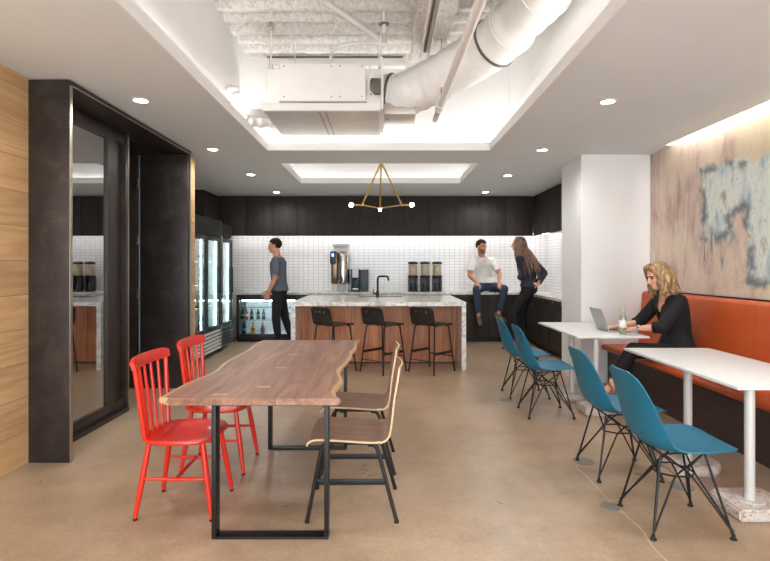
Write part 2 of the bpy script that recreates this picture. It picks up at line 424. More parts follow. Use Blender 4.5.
# ------------------------------------------------------------------ camera, world
H = 1.42
cam = bpy.data.cameras.new('camera'); cam.lens = 24.0; cam.sensor_width = 36; cam.sensor_fit = 'HORIZONTAL'
cam.shift_x = 1 / 770; cam.shift_y = -14.5 / 770; cam.clip_start = .05
co = bpy.data.objects.new('camera', cam); COL.objects.link(co); co.location = (0, 0, H); co.rotation_euler = (PI / 2, 0, 0); SC.camera = co
w = bpy.data.worlds.new('rear_fill'); SC.world = w; w.use_nodes = True  # even fill through the open rear, added to brighten the room
w.node_tree.nodes['Background'].inputs[0].default_value = (.88, 1.0, 1.07, 1)
w.node_tree.nodes['Background'].inputs[1].default_value = 3.0
vs = SC.view_settings; vs.view_transform = 'Standard'; vs.look = 'None'; vs.gamma = 1; vs.exposure = 0.95; vs.use_curve_mapping = False
SC.cycles.use_denoising = True; SC.cycles.max_bounces = 10; SC.cycles.diffuse_bounces = 5; SC.cycles.transparent_max_bounces = 16
SC.cycles.sample_clamp_indirect = 6

CZ = 2.77                      # main ceiling height
# ------------------------------------------------------------------ room shell
struct('floor', box(BM(), -6, 3.45, -1.7, 10.4, -.1, 0), 'floor')
bm = BM()
for b in ((-6, -1.37, -1.7, 10.4), (1.245, 3.13, -1.7, 5.75), (1.245, 3.45, 5.75, 10.4), (-1.37, 1.245, -1.7, .6), (-1.37, 1.245, 6.0, 6.75), (-1.37, 1.245, 8.38, 10.4)):
    box(bm, b[0], b[1], b[2], b[3], CZ, CZ + .095)
struct('ceiling', bm, 'ceil')
zl, zh = CZ - .001, CZ + .0951
def lip(x0, x1, y0, y1, t=.01):  # thin white facings added so the lips look lit by the cove
    bm = BM(); box(bm, x0, x0 + t, y0, y1, zl, zh); box(bm, x1 - t, x1, y0, y1, zl, zh); box(bm, x0 + t, x1 - t, y0, y0 + t, zl, zh); box(bm, x0 + t, x1 - t, y1 - t, y1, zl, zh); return bm
struct('lit_lip_well', lip(-1.37, 1.245, .6, 6.0), 'shaft')
struct('lit_lip_recess', lip(-1.37, 1.245, 6.75, 8.38), 'shaft')
# big open well: upstand walls and sprayed deck
struct('wall_shaft_left', box(BM(), -1.70, -1.6, .3, 6.25, CZ + .095, 3.97), 'shaft')
struct('wall_shaft_right', box(BM(), 1.5, 1.6, .3, 6.25, CZ + .095, 3.97), 'shaft')
struct('wall_shaft_back', box(BM(), -1.6, 1.5, 6.15, 6.25, CZ + .095, 3.97), 'shaft')
struct('wall_shaft_front', box(BM(), -1.6, 1.5, .3, .4, CZ + .095, 3.97), 'shaft')
bm = BM(); rows = []
ny, nx = 230, 110
for i in range(ny + 1):
    y = .35 + 5.85 * i / ny; r = []
    for j in range(nx + 1):
        x = -1.66 + 3.22 * j / nx
        ph = math.cos(2 * PI * y / .24); z = 3.93 + .075 * (max(-.8, min(.8, ph * 1.7)) + (.7 if ph > .93 else 0))
        z += .012 * mnoise.noise(V((x * 9, y * 9, 0))) + .012 * mnoise.noise(V((x * 24, y * 24, 3)))
        r.append(bm.verts.new((x, y, z)))
    rows.append(r)
for i in range(ny):
    for j in range(nx): bm.faces.new((rows[i][j], rows[i][j + 1], rows[i + 1][j + 1], rows[i + 1][j]))
struct('ceiling_deck', bm, 'deck', sharp=80)
# small recess above the island
struct('wall_recess_left', box(BM(), -1.55, -1.5, 6.58, 8.55, CZ + .095, 3.13), 'shaft')
struct('wall_recess_right', box(BM(), 1.375, 1.425, 6.58, 8.55, CZ + .095, 3.13), 'shaft')
struct('wall_recess_back', box(BM(), -1.5, 1.375, 8.50, 8.55, CZ + .095, 3.13), 'shaft')
struct('wall_recess_front', box(BM(), -1.5, 1.375, 6.58, 6.63, CZ + .095, 3.13), 'shaft')
struct('ceiling_recess', box(BM(), -1.55, 1.425, 6.58, 8.55, 3.13, 3.18), 'shaft')
# slot for the wall washer
bm = BM(); box(bm, 3.05, 3.13, -1.7, 5.75, CZ + .095, 2.93); box(bm, 3.05, 3.35, -1.7, 5.75, 2.93, 2.96); box(bm, 3.13, 3.25, 5.75, 5.80, CZ + .0951, 2.93)
struct('trim_slot', bm, 'paint')
struct('trim_slot_edge', box(BM(), 3.112, 3.132, -1.7, 5.78, CZ - .006, CZ + .02), 'paint')
# walls
struct('wall_right', box(BM(), 3.25, 3.45, -1.7, 10.4, 0, 2.96), 'paint')
struct('wall_back', box(BM(), -6, 3.45, 10.2, 10.4, 0, CZ), 'paint')
struct('wall_kitchen_left', box(BM(), -3.75, -3.6, 6.15, 10.2, 0, CZ), 'paint')
struct('wall_kitchen_return', box(BM(), -3.75, -2.60, 6.05, 6.15, 0, CZ), 'paint')
struct('column', box(BM(), 2.39, 3.25, 6.22, 6.9, 0, CZ), 'paint')
struct('wall_tile_back', box(BM(), -3.17, 3.235, 10.185, 10.2, .92, 2.02), 'tile_x')
struct('wall_tile_right', box(BM(), 3.235, 3.25, 6.9, 10.185, .92, 2.02), 'tile_y')
# oak clad wall on the left, before and after the portal
struct('wall_left', box(BM(), -2.75, -2.563, -1.7, 3.70, 0, CZ), 'oak')
struct('wall_left_end', box(BM(), -2.60, -2.266, 6.036, 6.15, 0, 2.70), 'oak')
# dark side room behind the glass
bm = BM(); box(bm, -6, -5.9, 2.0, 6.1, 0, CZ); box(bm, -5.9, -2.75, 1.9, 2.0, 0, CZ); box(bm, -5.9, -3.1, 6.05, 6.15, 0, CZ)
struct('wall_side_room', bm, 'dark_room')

# ------------------------------------------------------------------ blackened steel portal: frame, fixed glass, doorway
pf = sroot('trim_portal', (-2.42, 3.7, 0))
part('jamb', box(BM(), -2.60, -2.268, 3.70, 3.735, 0, CZ - .006, .003), 'steel', pf)
part('jamb_edge', box(BM(), -2.2679, -2.264, 3.701, 3.735, 0, CZ - .045, .002), 'bare_edge', pf)
part('jamb', box(BM(), -2.60, -2.268, 6.0, 6.035, 0, CZ - .006, .003), 'steel', pf)
part('jamb_edge', box(BM(), -2.2679, -2.264, 6.0, 6.034, 0, CZ - .045, .002), 'bare_edge', pf)
part('header', box(BM(), -2.60, -2.268, 3.735, 6.0, CZ - .045, CZ - .006, .003), 'steel', pf)
part('header_edge', box(BM(), -2.2675, -2.262, 3.735, 6.0, CZ - .047, CZ - .039), 'bare_edge', pf)
wn = sroot('window_1', (-2.565, 3.74, 0))
bm = BM(); box(bm, -2.61, -2.545, 3.737, 5.04, .0, .13, .002); box(bm, -2.61, -2.545, 3.737, 5.04, CZ - .16, CZ - .046, .002)
box(bm, -2.61, -2.545, 3.737, 3.80, .13, CZ - .16); box(bm, -2.61, -2.545, 4.73, 4.85, .13, CZ - .16)
part('window_frame', bm, 'steel', wn)
part('glass_pane', box(BM(), -2.575, -2.565, 3.80, 4.73, .13, CZ - .16), 'portal_glass', wn)
part('blank_panel', box(BM(), -2.60, -2.58, 4.85, 5.04, .13, CZ - .16), 'steel', wn)
part('bottom_ledge', box(BM(), -2.55, -2.50, 3.737, 5.04, 0, .035, .002), 'steel', wn)
part('mullion', box(BM(), -2.66, -2.535, 5.04, 5.09, 0, CZ - .046, .002), 'steel', wn)
part('mullion_edge', box(BM(), -2.54, -2.53, 5.082, 5.096, 0, CZ - .05), 'bare_edge', wn)
dr = sroot('door_1', (-2.8, 5.98, 0))
part('door_jamb_panel', box(BM(), -2.83, -2.278, 5.955, 5.99, .0, CZ - .05, .002), 'steel', dr)
lf = part('door_leaf', box(BM(), -3.52, -2.858, 5.94, 5.985, .012, CZ - .07, .002), 'steel', dr)
for z in (.35, 1.10, 1.72, 2.38): part('hinge', cyl(BM(), (-2.845, 5.935, z - .055), (-2.845, 5.935, z + .055), .014), 'gasket', lf)
part('door_handle', tube(BM(), rounded([(-3.42, 5.94, .9), (-3.42, 5.88, .9), (-3.42, 5.88, 1.3), (-3.42, 5.94, 1.3)], .03), .01), 'gasket', lf)
part('door_head', box(BM(), -3.55, -2.60, 5.09, 5.99, CZ - .06, CZ - .047), 'steel', dr)

# ------------------------------------------------------------------ downlights (two rows) and LED strips
DL = [(-1.975, 4.17, 'round ceiling downlight near the steel portal glass'), (-1.975, 5.92, 'round ceiling downlight above the far jamb of the steel portal'),
      (-1.96, 7.55, 'round ceiling downlight above the tall glass-door fridges'), (-1.96, 9.35, 'round ceiling downlight close to black wall cabinets above walking man'),
      (1.83, 4.20, 'round ceiling downlight in front of the white column, largest beside the mural'), (1.835, 5.95, 'round ceiling downlight just beside the top of the white column'),
      (1.84, 7.63, 'round ceiling downlight beside the lit recess and behind white column edge'), (1.85, 9.35, 'round ceiling downlight close to black wall cabinets above seated man')]
def spot(x, y, e, size=2.9):
    l = bpy.data.lights.new('downlight_lamp', 'SPOT'); l.energy = e; l.color = (.98, .99, .98); l.spot_size = size; l.spot_blend = .8; l.shadow_soft_size = .05
    o = bpy.data.objects.new('downlight_lamp', l); COL.objects.link(o); o.location = (x, y, CZ - .035); return o
DLE = 18
d0 = None
for x, y, text in DL:
    if d0 is None:
        d0 = thing('downlight', text, 'ceiling light', (x, y, CZ), 0, 'recessed ceiling downlights')
        bm = BM(); lathe(bm, [(.054, -.001), (.070, -.001), (.072, -.005), (.060, -.010), (.054, -.010), (.054, -.001)], seg=28); part('trim_ring', bm, 'paint', d0, world=False)
        bm = BM(); lathe(bm, [(0, -.003), (.0538, -.003), (.0538, -.007), (0, -.008)], seg=28); part('lens', bm, 'lens', d0, world=False)
    else: dup(d0, (x, y, CZ), 0, text)
    spot(x, y, DLE)
for x in (-1.97, 1.83):
    for y in (2.4, .65): spot(x, y, 27)  # unseen lamps continuing the rows, added to light the foreground

def strip(name, boxes, mat, label, cat='light strip', group=None):
    bm = BM()
    for b in boxes: box(bm, *b)
    return tag(part(name, bm, mat), label, cat, group)
zc = CZ + .097
strip('cove_light', [(-1.56, -1.53, .45, 6.1, zc, zc + .012), (1.43, 1.46, .45, 6.1, zc, zc + .012), (-1.5, 1.4, 6.08, 6.11, zc, zc + .012)], 'led_white', 'hidden white light strip glowing around the large open ceiling well')
strip('cove_light', [(-1.47, -1.445, 6.7, 8.45, zc, zc + .012), (1.32, 1.345, 6.7, 8.45, zc, zc + .012), (-1.4, 1.3, 8.44, 8.465, zc, zc + .012), (-1.4, 1.3, 6.665, 6.69, zc, zc + .012)], 'led_recess', 'hidden white light strip glowing in the small ceiling recess over the island')
strip('wall_washer', [(3.135, 3.16, -1.6, 5.62, 2.90, 2.92)], 'led_wall', 'bright white light slot along the top of the stained mural')

# ------------------------------------------------------------------ kitchen: cabinets
WC = .503
nth = ['nearest the tall fridges', 'second from the tall fridges', 'above the walking man', 'fourth from the tall fridges', 'beside the tall steel brewer, fridge side', 'above the tall steel brewer',
       'behind the brass pendant', 'above the black tap', 'above the three clear dispensers', 'between dispensers and seated man', 'above the seated man', 'in the corner above long-haired woman']
for k in range(12):
    x0 = -3.17 + k * WC; x1 = x0 + WC
    c = thing('upper_cabinet', 'black flat-front wall cabinet door ' + nth[k] if k not in (4,) else 'black flat-front wall cabinet between walking man and steel brewer', 'cabinet', ((x0 + x1) / 2, 10.0, 2.0), 0, 'black wall cabinets over the white tiles')
    c['label'] = c['label'].replace(' door ', ' ')
    bm = BM(); box(bm, x0, x1, 9.89, 10.18, 2.055, CZ - .012); box(bm, x0, x1, 9.89, 9.905, 2.003, 2.055); part('cabinet_body', bm, 'black_wood', c)  # lower box is a filler added to stop light leaking between doors
    part('cabinet_door', box(BM(), x0 + .003, x1 - .003, 9.87, 9.889, 2.0, CZ - .012, .002), 'black_wood', c)
for k in range(4):
    y1 = 9.868 - k * WC; y0 = max(y1 - WC, 6.91)
    c = thing('upper_cabinet', ['black side wall cabinet at the corner, turned towards the room', 'black side wall cabinet second from the corner', 'black side wall cabinet third from the corner, before the column edge', 'black side wall cabinet fourth from the corner, a sliver beside the column'][k], 'cabinet', (3.05, (y0 + y1) / 2, 2.0), 0, 'black side wall cabinets')
    bm = BM(); box(bm, 2.89, 3.23, y0, y1, 2.055, CZ - .012); box(bm, 2.89, 2.905, y0, y1, 2.003, 2.055); part('cabinet_body', bm, 'black_wood', c)  # same added filler behind the side doors, blocks leaking strip light
    part('cabinet_door', box(BM(), 2.87, 2.889, y0 + .002, (9.8885 if k == 0 else y1 - .002), 2.0, CZ - .012, .002), 'black_wood', c)
c = thing('upper_cabinet', 'black panel cabinet above and behind the tall glass-door fridges', 'cabinet', (-3.38, 9.45, 2.17), 0)
part('cabinet_body', box(BM(), -3.595, -3.172, 9.03, 9.868, 2.17, CZ - .012), 'black_wood', c)
c = thing('upper_cabinet', 'black corner cabinet end behind the second tall fridge', 'cabinet', (-3.38, 10, 0), 0)
part('cabinet_body', box(BM(), -3.595, -3.172, 9.17, 10.18, .0, 2.165), 'black_wood', c)
part('cabinet_body', box(BM(), -3.595, -3.172, 9.87, 10.18, 2.17, CZ - .012), 'black_wood', c)
strip('under_cabinet_light', [(-3.0, 3.2, 9.92, 9.95, 2.035, 2.05)], 'led_under', 'white light strip under the black wall cabinets on the back wall')
strip('under_cabinet_light', [(2.95, 2.98, 7.85, 9.95, 2.035, 2.05)], 'led_under', 'white light strip under the black side wall cabinets')

# base cabinets on the back wall (from the drinks fridge to the corner) and along the right wall
CT = .927
bx = [(-1.21, -.62), (-.62, -.03), (-.03, .56), (.56, 1.27), (1.27, 1.97), (1.97, 2.62)]
bn = ['behind the island under the steel brewer', 'behind the island under the coffee machine', 'behind the island beside the black tap', 'behind the island under the clear dispensers', "behind the seated man's hanging shin, next to island", "under the seated man's other leg, next to woman"]
for (x0, x1), t_ in zip(bx, bn):
    c = thing('base_cabinet', 'black base cabinet with drawer ' + t_, 'cabinet', ((x0 + x1) / 2, 9.9, 0), 0, 'black base cabinets along the back wall')
    part('cabinet_body', box(BM(), x0, x1, 9.605, 10.18, .09, CT - .041), 'black_wood', c)
    part('toe_kick', box(BM(), x0, x1, 9.66, 9.70, 0, .09), 'black', c)
    part('drawer', box(BM(), x0 + .002, x1 - .002, 9.585, 9.604, .745, CT - .044, .002), 'black_wood', c)
    part('cabinet_door', box(BM(), x0 + .002, x1 - .002, 9.585, 9.604, .10, .741, .002), 'black_wood', c)
ry = [(8.95, 9.58), (8.3, 8.95), (7.3, 8.3)]
rn = ['in the corner behind the standing woman', 'right behind the white table corner, two chrome knobs', 'partly behind the white column', 'fully behind the white column']
rn[1] = 'with chrome knobs between standing woman and column'
for (y0, y1), t_ in zip(ry, rn):
    c = thing('base_cabinet', 'black side base cabinet ' + t_, 'cabinet', (2.95, (y0 + y1) / 2, 0), 0, 'black base cabinets along the side wall')
    part('cabinet_body', box(BM(), 2.665, 3.23, y0, y1, .09, CT - .041), 'black_wood', c)
    part('toe_kick', box(BM(), 2.72, 2.75, y0, y1, 0, .09), 'black', c)
    d_ = part('drawer', box(BM(), 2.645, 2.664, y0 + .002, y1 - .002, .745, CT - .044, .002), 'black_wood', c)
    part('cabinet_door', box(BM(), 2.645, 2.664, y0 + .002, y1 - .002, .10, .741, .002), 'black_wood', c)
    for q in (.3, .7):
        bm = BM(); cyl(bm, (2.645, y0 + (y1 - y0) * q, .85), (2.632, y0 + (y1 - y0) * q, .85), .005); sphere(bm, (2.628, y0 + (y1 - y0) * q, .85), .012, 10)
        part('knob', bm, 'chrome', d_)
# stone worktop, L shaped
bm = BM(); prism(bm, [(-2.76, 9.55), (2.62, 9.55), (2.62, 7.3), (3.234, 7.3), (3.234, 10.184), (-2.76, 10.184)], CT - .04, CT, 'xy')
tag(part('worktop', bm, 'marble'), 'pale veined stone worktop running along back wall and round the corner', 'worktop')

# ------------------------------------------------------------------ drinks fridge with two glass doors
df = thing('drinks_fridge', 'black two-door under-counter drinks fridge with steel-framed glass doors', 'fridge', (-2.0, 9.87, 0))
FX0, FX1, FY = -2.76, -1.22, 9.60
bm = BM(); box(bm, FX0, FX0 + .04, FY, 10.17, .05, CT - .045); box(bm, FX1 - .04, FX1, FY, 10.17, .05, CT - .045); box(bm, FX0, FX1, FY, 10.17, .78, CT - .045); box(bm, FX0, FX1, FY, 10.17, .05, .12)
part('fridge_body', bm, 'dgrey', df)
bm = BM(); box(bm, FX0 + .041, FX1 - .041, 10.12, 10.16, .121, .779); box(bm, FX0 + .041, FX1 - .041, 9.62, 10.12, .121, .13)
part('liner', bm, 'fridge_in', df)
part('plinth', box(BM(), FX0 + .02, FX1 - .02, 9.64, 9.7, 0, .05), 'black', df)
for k, z in enumerate((.40, .64)):
    bm = BM()
    for j in range(26): cyl(bm, (FX0 + .06 + j * .055, 9.68, z), (FX0 + .06 + j * .055, 10.11, z), .004, seg=6)
    cyl(bm, (FX0 + .045, 9.68, z), (FX1 - .045, 9.68, z), .006, seg=6)
    part('wire_shelf', bm, 'chrome', df)
part('light_bar', box(BM(), FX0 + .08, FX1 - .08, 9.70, 9.72, .755, .775), 'led_small', df)
XM = (FX0 + FX1) / 2
for sgn, (a, b) in ((1, (FX0 + .01, XM - .005)), (-1, (XM + .005, FX1 - .01))):
    d = part('fridge_door', BM() if False else (lambda q: (box(q, a, a + .055, FY - .04, FY - .002, .10, .84, .002), box(q, b - .055, b, FY - .04, FY - .002, .10, .84, .002), box(q, a + .055, b - .055, FY - .04, FY - .002, .10, .15, .002), box(q, a + .055, b - .055, FY - .04, FY - .002, .79, .84, .002), q)[-1])(BM()), 'dgrey', df)
    sa = (b - .05, b - .012) if sgn > 0 else (a + .012, a + .05)
    part('door_stile', box(BM(), sa[0], sa[1], FY - .043, FY - .0401, .11, .83), 'chrome', d)
    part('door_glass', box(BM(), a + .055, b - .055, FY - .025, FY - .018, .15, .79), 'fridge_glass', d)
    hx = b - .028 if sgn > 0 else a + .028
    part('door_handle', tube(BM(), rounded([(hx, FY - .04, .30), (hx, FY - .085, .30), (hx, FY - .085, .76), (hx, FY - .04, .76)], .02), .011), 'chrome', d)
def bottle(name, x, y, z, h, r, mats, label, group, cat='bottle', cap='dgrey', band=(.30, .52), seg=14):
    t = thing(name, label, cat, (x, y, z), 0, group)
    bm = BM(); lathe(bm, [(r * .9, 0), (r, .01), (r, h * .55), (r * .8, h * .64), (r * .38, h * .78), (r * .36, h * .95), (0, h * .95)], (x, y, z), seg); part('bottle_body', bm, mats[0], t)
    bm = BM(); lathe(bm, [(r * 1.02, h * band[0] - .0), (r * 1.03, h * band[0] + .002), (r * 1.03, h * band[1])], (x, y, z), seg); part('paper_label', bm, mats[1], t)
    bm = BM(); lathe(bm, [(r * .42, h * .93), (r * .42, h), (0, h)], (x, y, z), seg); part('cap', bm, cap, t)
    return t
M['juice_red'] = plain('red_bottle', hexc(190, 40, 36), .3); M['juice_yellow'] = plain('yellow_bottle', hexc(226, 170, 40), .3); M['cola'] = plain('dark_bottle', hexc(38, 26, 24), .2)
M['label_teal'] = plain('teal_label', hexc(70, 160, 150), .5); M['label_blue'] = plain('blue_label', hexc(40, 90, 180), .5)
fs = 51.0
def fx(px): return (px - 384) * 9.78 / 513
up = [(243, 'cola', 'label_teal', 'on the upper shelf at the hinge end'), (247, 'juice_red', 'label_white', None), (252, 'cola', 'label_teal', None), (258.5, 'cola', 'label_teal', None), (264, 'cola', 'label_teal', None)]
up_l = ['dark bottle with teal label on upper fridge shelf, at the end by tall fridges', 'red bottle with white label standing on the upper fridge shelf', 'dark bottle just beside the red one, teal label, upper fridge shelf', 'dark bottle second from the door stile on upper fridge shelf', 'dark bottle beside the steel door stile on upper fridge shelf']
for (px, a, b, _), L in zip(up, up_l): bottle('drink_bottle', fx(px), 9.76, .406, .20, .034, (a, b), L, 'bottles in the drinks fridge')
for px, a, b, L in ((244.5, 'cola', 'label_teal', 'dark bottle with teal label alone on the bottom fridge shelf'), (253.5, 'juice_yellow', 'juice_red', 'yellow bottle with red label on the bottom fridge shelf'), (263, 'juice_red', 'label_blue', 'red bottle with blue label on the bottom fridge shelf')):
    bottle('drink_bottle', fx(px), 9.76, .131, .22, .038, (a, b), L, 'bottles in the drinks fridge')
for k, px in enumerate((288, 293, 298)):
    bottle('drink_bottle', fx(px), 9.76, .406, .20, .034, ('cola', 'label_teal'), ['dark bottle behind second fridge door, nearest the walking man', 'dark bottle behind second fridge door, middle of three', 'dark bottle behind second fridge door, nearest the island'][k], 'bottles behind the second fridge door')

# ------------------------------------------------------------------ tall merchandiser fridges and their enclosure
def tall_fridge(y0, y1, doors, label, led, grille):
    x0, x1 = -3.40, -2.74
    t = thing('tall_fridge', label, 'fridge', (-3.05, (y0 + y1) / 2, 0))
    bm = BM(); box(bm, x0, x1, y0, y0 + .04, .05, 1.90); box(bm, x0, x1, y1 - .04, y1, .05, 1.90); box(bm, x0, x1, y0, y1, 1.84, 1.90); box(bm, x0, x1, y0, y1, .05, .40)
    part('fridge_body', bm, 'dgrey', t)
    bm = BM(); box(bm, x0, x0 + .03, y0 + .041, y1 - .041, .401, 1.839); box(bm, x0 + .03, x1 - .02, y1 - .055, y1 - .041, .401, 1.839); part('liner', bm, 'fridge_in', t)
    for z in (.43, .78, 1.13, 1.48):
        bm = BM(); n = int((y1 - y0) / .06)
        for j in range(n): cyl(bm, (x0 + .04, y0 + .06 + j * .06, z), (x1 - .06, y0 + .06 + j * .06, z), .004, seg=6)
        cyl(bm, (x1 - .06, y0 + .045, z), (x1 - .06, y1 - .045, z), .006, seg=6); part('wire_shelf', bm, 'chrome', t)
    w_ = (y1 - y0) / doors
    for k in range(doors):
        a, b = y0 + k * w_ + .004, y0 + (k + 1) * w_ - .004
        bm = BM(); box(bm, -2.738, -2.70, a, a + .05, .41, 1.89, .002); box(bm, -2.738, -2.70, b - .05, b, .41, 1.89, .002); box(bm, -2.738, -2.70, a + .05, b - .05, .41, .46, .002); box(bm, -2.738, -2.70, a + .05, b - .05, 1.82, 1.89, .002)
        d = part('fridge_door', bm, 'black', t)
        part('door_glass', box(BM(), -2.722, -2.714, a + .05, b - .05, .46, 1.82), 'fridge_glass', d)
        part('door_handle', box(BM(), -2.70, -2.68, b - .045, b - .02, .95, 1.4, .003), 'black', d)
        part('light_bar', box(BM(), -2.77, -2.755, b - .10, b - .075, .45, 1.83), led, t)
    n = 6; bm = BM()
    for k in range(n):
        z = .07 + k * .056
        prism(bm, [(-2.738, z), (-2.70, z), (-2.698, z + .024), (-2.705, z + .028), (-2.738, z + .028)], y0 + .01, y1 - .01, 'xz')
    part('louvre_grille', bm, grille, t)
    return t
tall_fridge(7.18, 8.50, 2, 'tall black two-door glass fridge with white louvre grille beside the steel portal', 'led_fridge', 'white_plastic')
tall_fridge(8.56, 9.15, 1, 'tall single-door glass fridge with dark grille next to the drinks fridge', 'led_fridge', 'grey_plastic')
en = thing('fridge_surround', 'black panelled surround over the tall glass-door fridges', 'fridge surround', (-3.1, 8.2, 0))
part('header_panel', box(BM(), -3.40, -2.70, 7.15, 8.52, 1.905, 2.165, .003), 'black_panel', en)
part('header_panel', box(BM(), -3.40, -2.72, 8.54, 9.16, 1.905, 2.145, .003), 'black_panel', en)
part('metal_strip', box(BM(), -3.40, -2.69, 8.522, 8.538, 0, 2.165), 'chrome', en)
k = 0
for y in (7.36, 7.50, 7.64, 7.98, 8.12, 8.26, 8.70, 8.84, 8.98):
    for z in (.437, .787, 1.137, 1.487):
        mats = (('cola', 'label_teal'), ('juice_yellow', 'label_white'), ('bottle_green', 'label_white'), ('label_white', 'label_blue'))[k % 4]; k += 1
        second = y > 8.55
        bottle('drink_bottle', -2.86, y, z, .22, .034, mats, 'drink bottle on a shelf inside the single-door tall fridge' if second else 'drink bottle on a shelf inside the two-door tall fridge', 'bottles in the single-door tall fridge' if second else 'bottles in the two-door tall fridge', seg=10)

# ------------------------------------------------------------------ counter-top machines
t = thing('coffee_brewer', 'tall polished steel brewer with bronze side and blue display', 'coffee machine', (-.83, 9.95, CT))
for px in (333, 337.5, 347.5): part('leg', cyl(BM(), ((px - 384) / 51.6, 9.9, CT), ((px - 384) / 51.6, 9.9, 1.08), .012), 'chrome', t)
bm = BM(); lathe(bm, [(0, 1.075), (.125, 1.075), (.128, 1.09), (.128, 1.62), (.118, 1.66), (.05, 1.70), (0, 1.70)], (-.795, 9.93, 0), 28); part('tank', bm, 'chrome', t)
part('side_housing', box(BM(), -1.015, -.90, 9.84, 10.10, 1.075, 1.70, .01), 'bronze', t)
p_ = part('control_panel', box(BM(), -1.03, -.925, 9.80, 9.845, 1.46, 1.70, .012), 'dgrey', t)
part('display', box(BM(), -1.0, -.955, 9.796, 9.80, 1.60, 1.66), 'screen_blue', p_)
part('back_cover', box(BM(), -.99, -.68, 10.0, 10.14, 1.08, 1.83, .008), 'white_plastic', t)
part('lid', box(BM(), -.99, -.68, 9.86, 10.14, 1.80, 1.845, .008), 'white_plastic', t)
part('tap', tube(BM(), rounded([(-.795, 9.80, 1.2), (-.795, 9.76, 1.2), (-.795, 9.75, 1.12)], .02), .012), 'dgrey', t)
t = thing('espresso_machine', 'dark teal and grey bean coffee machine beside the steel brewer', 'coffee machine', (-.46, 9.95, CT))
bm = BM(); box(bm, -.635, -.47, 9.98, 10.12, CT, 1.36, .01); box(bm, -.635, -.61, 9.84, 9.98, CT, 1.36, .006); box(bm, -.49, -.47, 9.84, 9.98, CT, 1.36, .006); box(bm, -.61, -.49, 9.82, 9.98, CT, CT + .05, .006); part('brewer_body', bm, 'teal_metal', t)
part('head', box(BM(), -.61, -.49, 9.83, 9.98, 1.20, 1.36, .006), 'white_plastic', t)
part('drip_tray', box(BM(), -.605, -.495, 9.825, 9.97, CT + .05, CT + .06), 'chrome', t)
part('spout', cyl(BM(), (-.55, 9.88, 1.20), (-.55, 9.88, 1.13), .02, .014), 'black', t)
part('water_tank', box(BM(), -.465, -.30, 9.85, 10.10, CT, 1.35, .02), 'grey_plastic', t)
for k, px in enumerate((413, 425, 437)):
    x = (px - 384) / 51.6; y = 9.94; g = 'clear dispensers on the back worktop'
    if k == 0:
        t0 = t = thing('dispenser', 'clear dispenser with black base, first of three from the tap', 'dispenser', (x, y, CT), 0, g)
        o_ = lambda bm, n, m, p=t: part(n, bm, m, p, world=False)
        bm = BM(); lathe(bm, [(0, 0), (.098, 0), (.098, .02), (.09, .03), (0, .03)], seg=20); o_(bm, 'base', 'black')
        bm = BM(); box(bm, -.09, -.045, -.06, .07, .03, .27, .01); box(bm, .045, .09, -.06, .07, .03, .27, .01); box(bm, -.05, .05, .02, .07, .03, .27); o_(bm, 'stand', 'dgrey')
        bm = BM(); lathe(bm, [(0, .03), (.035, .03), (.035, .16), (0, .16)], seg=14); o_(bm, 'cup_rest', 'grey_plastic')
        bm = BM(); lathe(bm, [(0, .27), (.098, .27), (.1, .29), (.095, .31), (0, .31)], seg=20); o_(bm, 'collar', 'black')
        bm = BM(); cyl(bm, (0, -.09, .30), (0, -.13, .29), .018, .015); cyl(bm, (0, -.125, .29), (0, -.125, .25), .014); o_(bm, 'spigot', 'black')
        bm = BM(); lathe(bm, [(.088, .31), (.092, .32), (.092, .52), (.088, .53)], seg=24); o_(bm, 'tank', 'clear')
        bm = BM(); lathe(bm, [(0, .312), (.082, .312), (.082, .51), (0, .515)], seg=20); o_(bm, 'filling', 'coffee')
        bm = BM(); cyl(bm, (0, 0, .3), (0, 0, .53), .012, seg=8); o_(bm, 'core', 'dgrey')
        bm = BM(); lathe(bm, [(0, .53), (.096, .53), (.098, .56), (.07, .575), (.03, .58), (0, .58)], seg=20); o_(bm, 'lid', 'black')
    else: dup(t0, (x, y, CT), 0, ['', 'clear dispenser with black base, middle of the three', 'clear dispenser with black base, nearest the seated man'][k])
for k, (x, y, a) in enumerate(((2.95, 9.3, .2), (2.98, 8.92, -.15))):
    t = tag(part('paper_sheet', box(BM(), -.15, .15, -.1, .1, 0, .006), 'paper'), ['white paper pad lying on the side worktop near the corner', 'white paper pad lying on the side worktop nearer the column'][k], 'paper', 'papers on the side worktop'); t.location = (x, y, CT); t.rotation_euler = (0, 0, a)

# ------------------------------------------------------------------ island
isl = thing('kitchen_island', 'kitchen island with grey marble waterfall top and walnut panel front', 'island', (-.075, 7.85, 0))
IX0, IX1, IY0, IY1 = -1.27, 1.12, 7.0, 8.72
bm = BM(); sx0, sx1, sy0, sy1 = -.42, .30, 8.16, 8.55   # sink cut-out
for b in ((IX0, sx0, IY0, IY1), (sx1, IX1, IY0, IY1), (sx0, sx1, IY0, sy0), (sx0, sx1, sy1, IY1)): box(bm, b[0], b[1], b[2], b[3], CT - .055, CT)
part('countertop', bm, 'marble', isl)
part('waterfall_panel', box(BM(), IX0, IX0 + .06, IY0, IY1, 0, CT - .055), 'marble', isl)
part('waterfall_panel', box(BM(), IX1 - .06, IX1, IY0, IY1, 0, CT - .055), 'marble', isl)
part('wood_panel', box(BM(), IX0 + .061, IX1 - .061, 7.5, 7.53, .02, CT - .057), 'island_wood', isl)
part('plinth', box(BM(), IX0 + .061, IX1 - .061, 7.515, 7.53, 0, .02), 'black', isl)
part('island_body', box(BM(), IX0 + .061, IX1 - .061, 7.531, IY1 - .02, 0, .60), 'black_wood', isl)
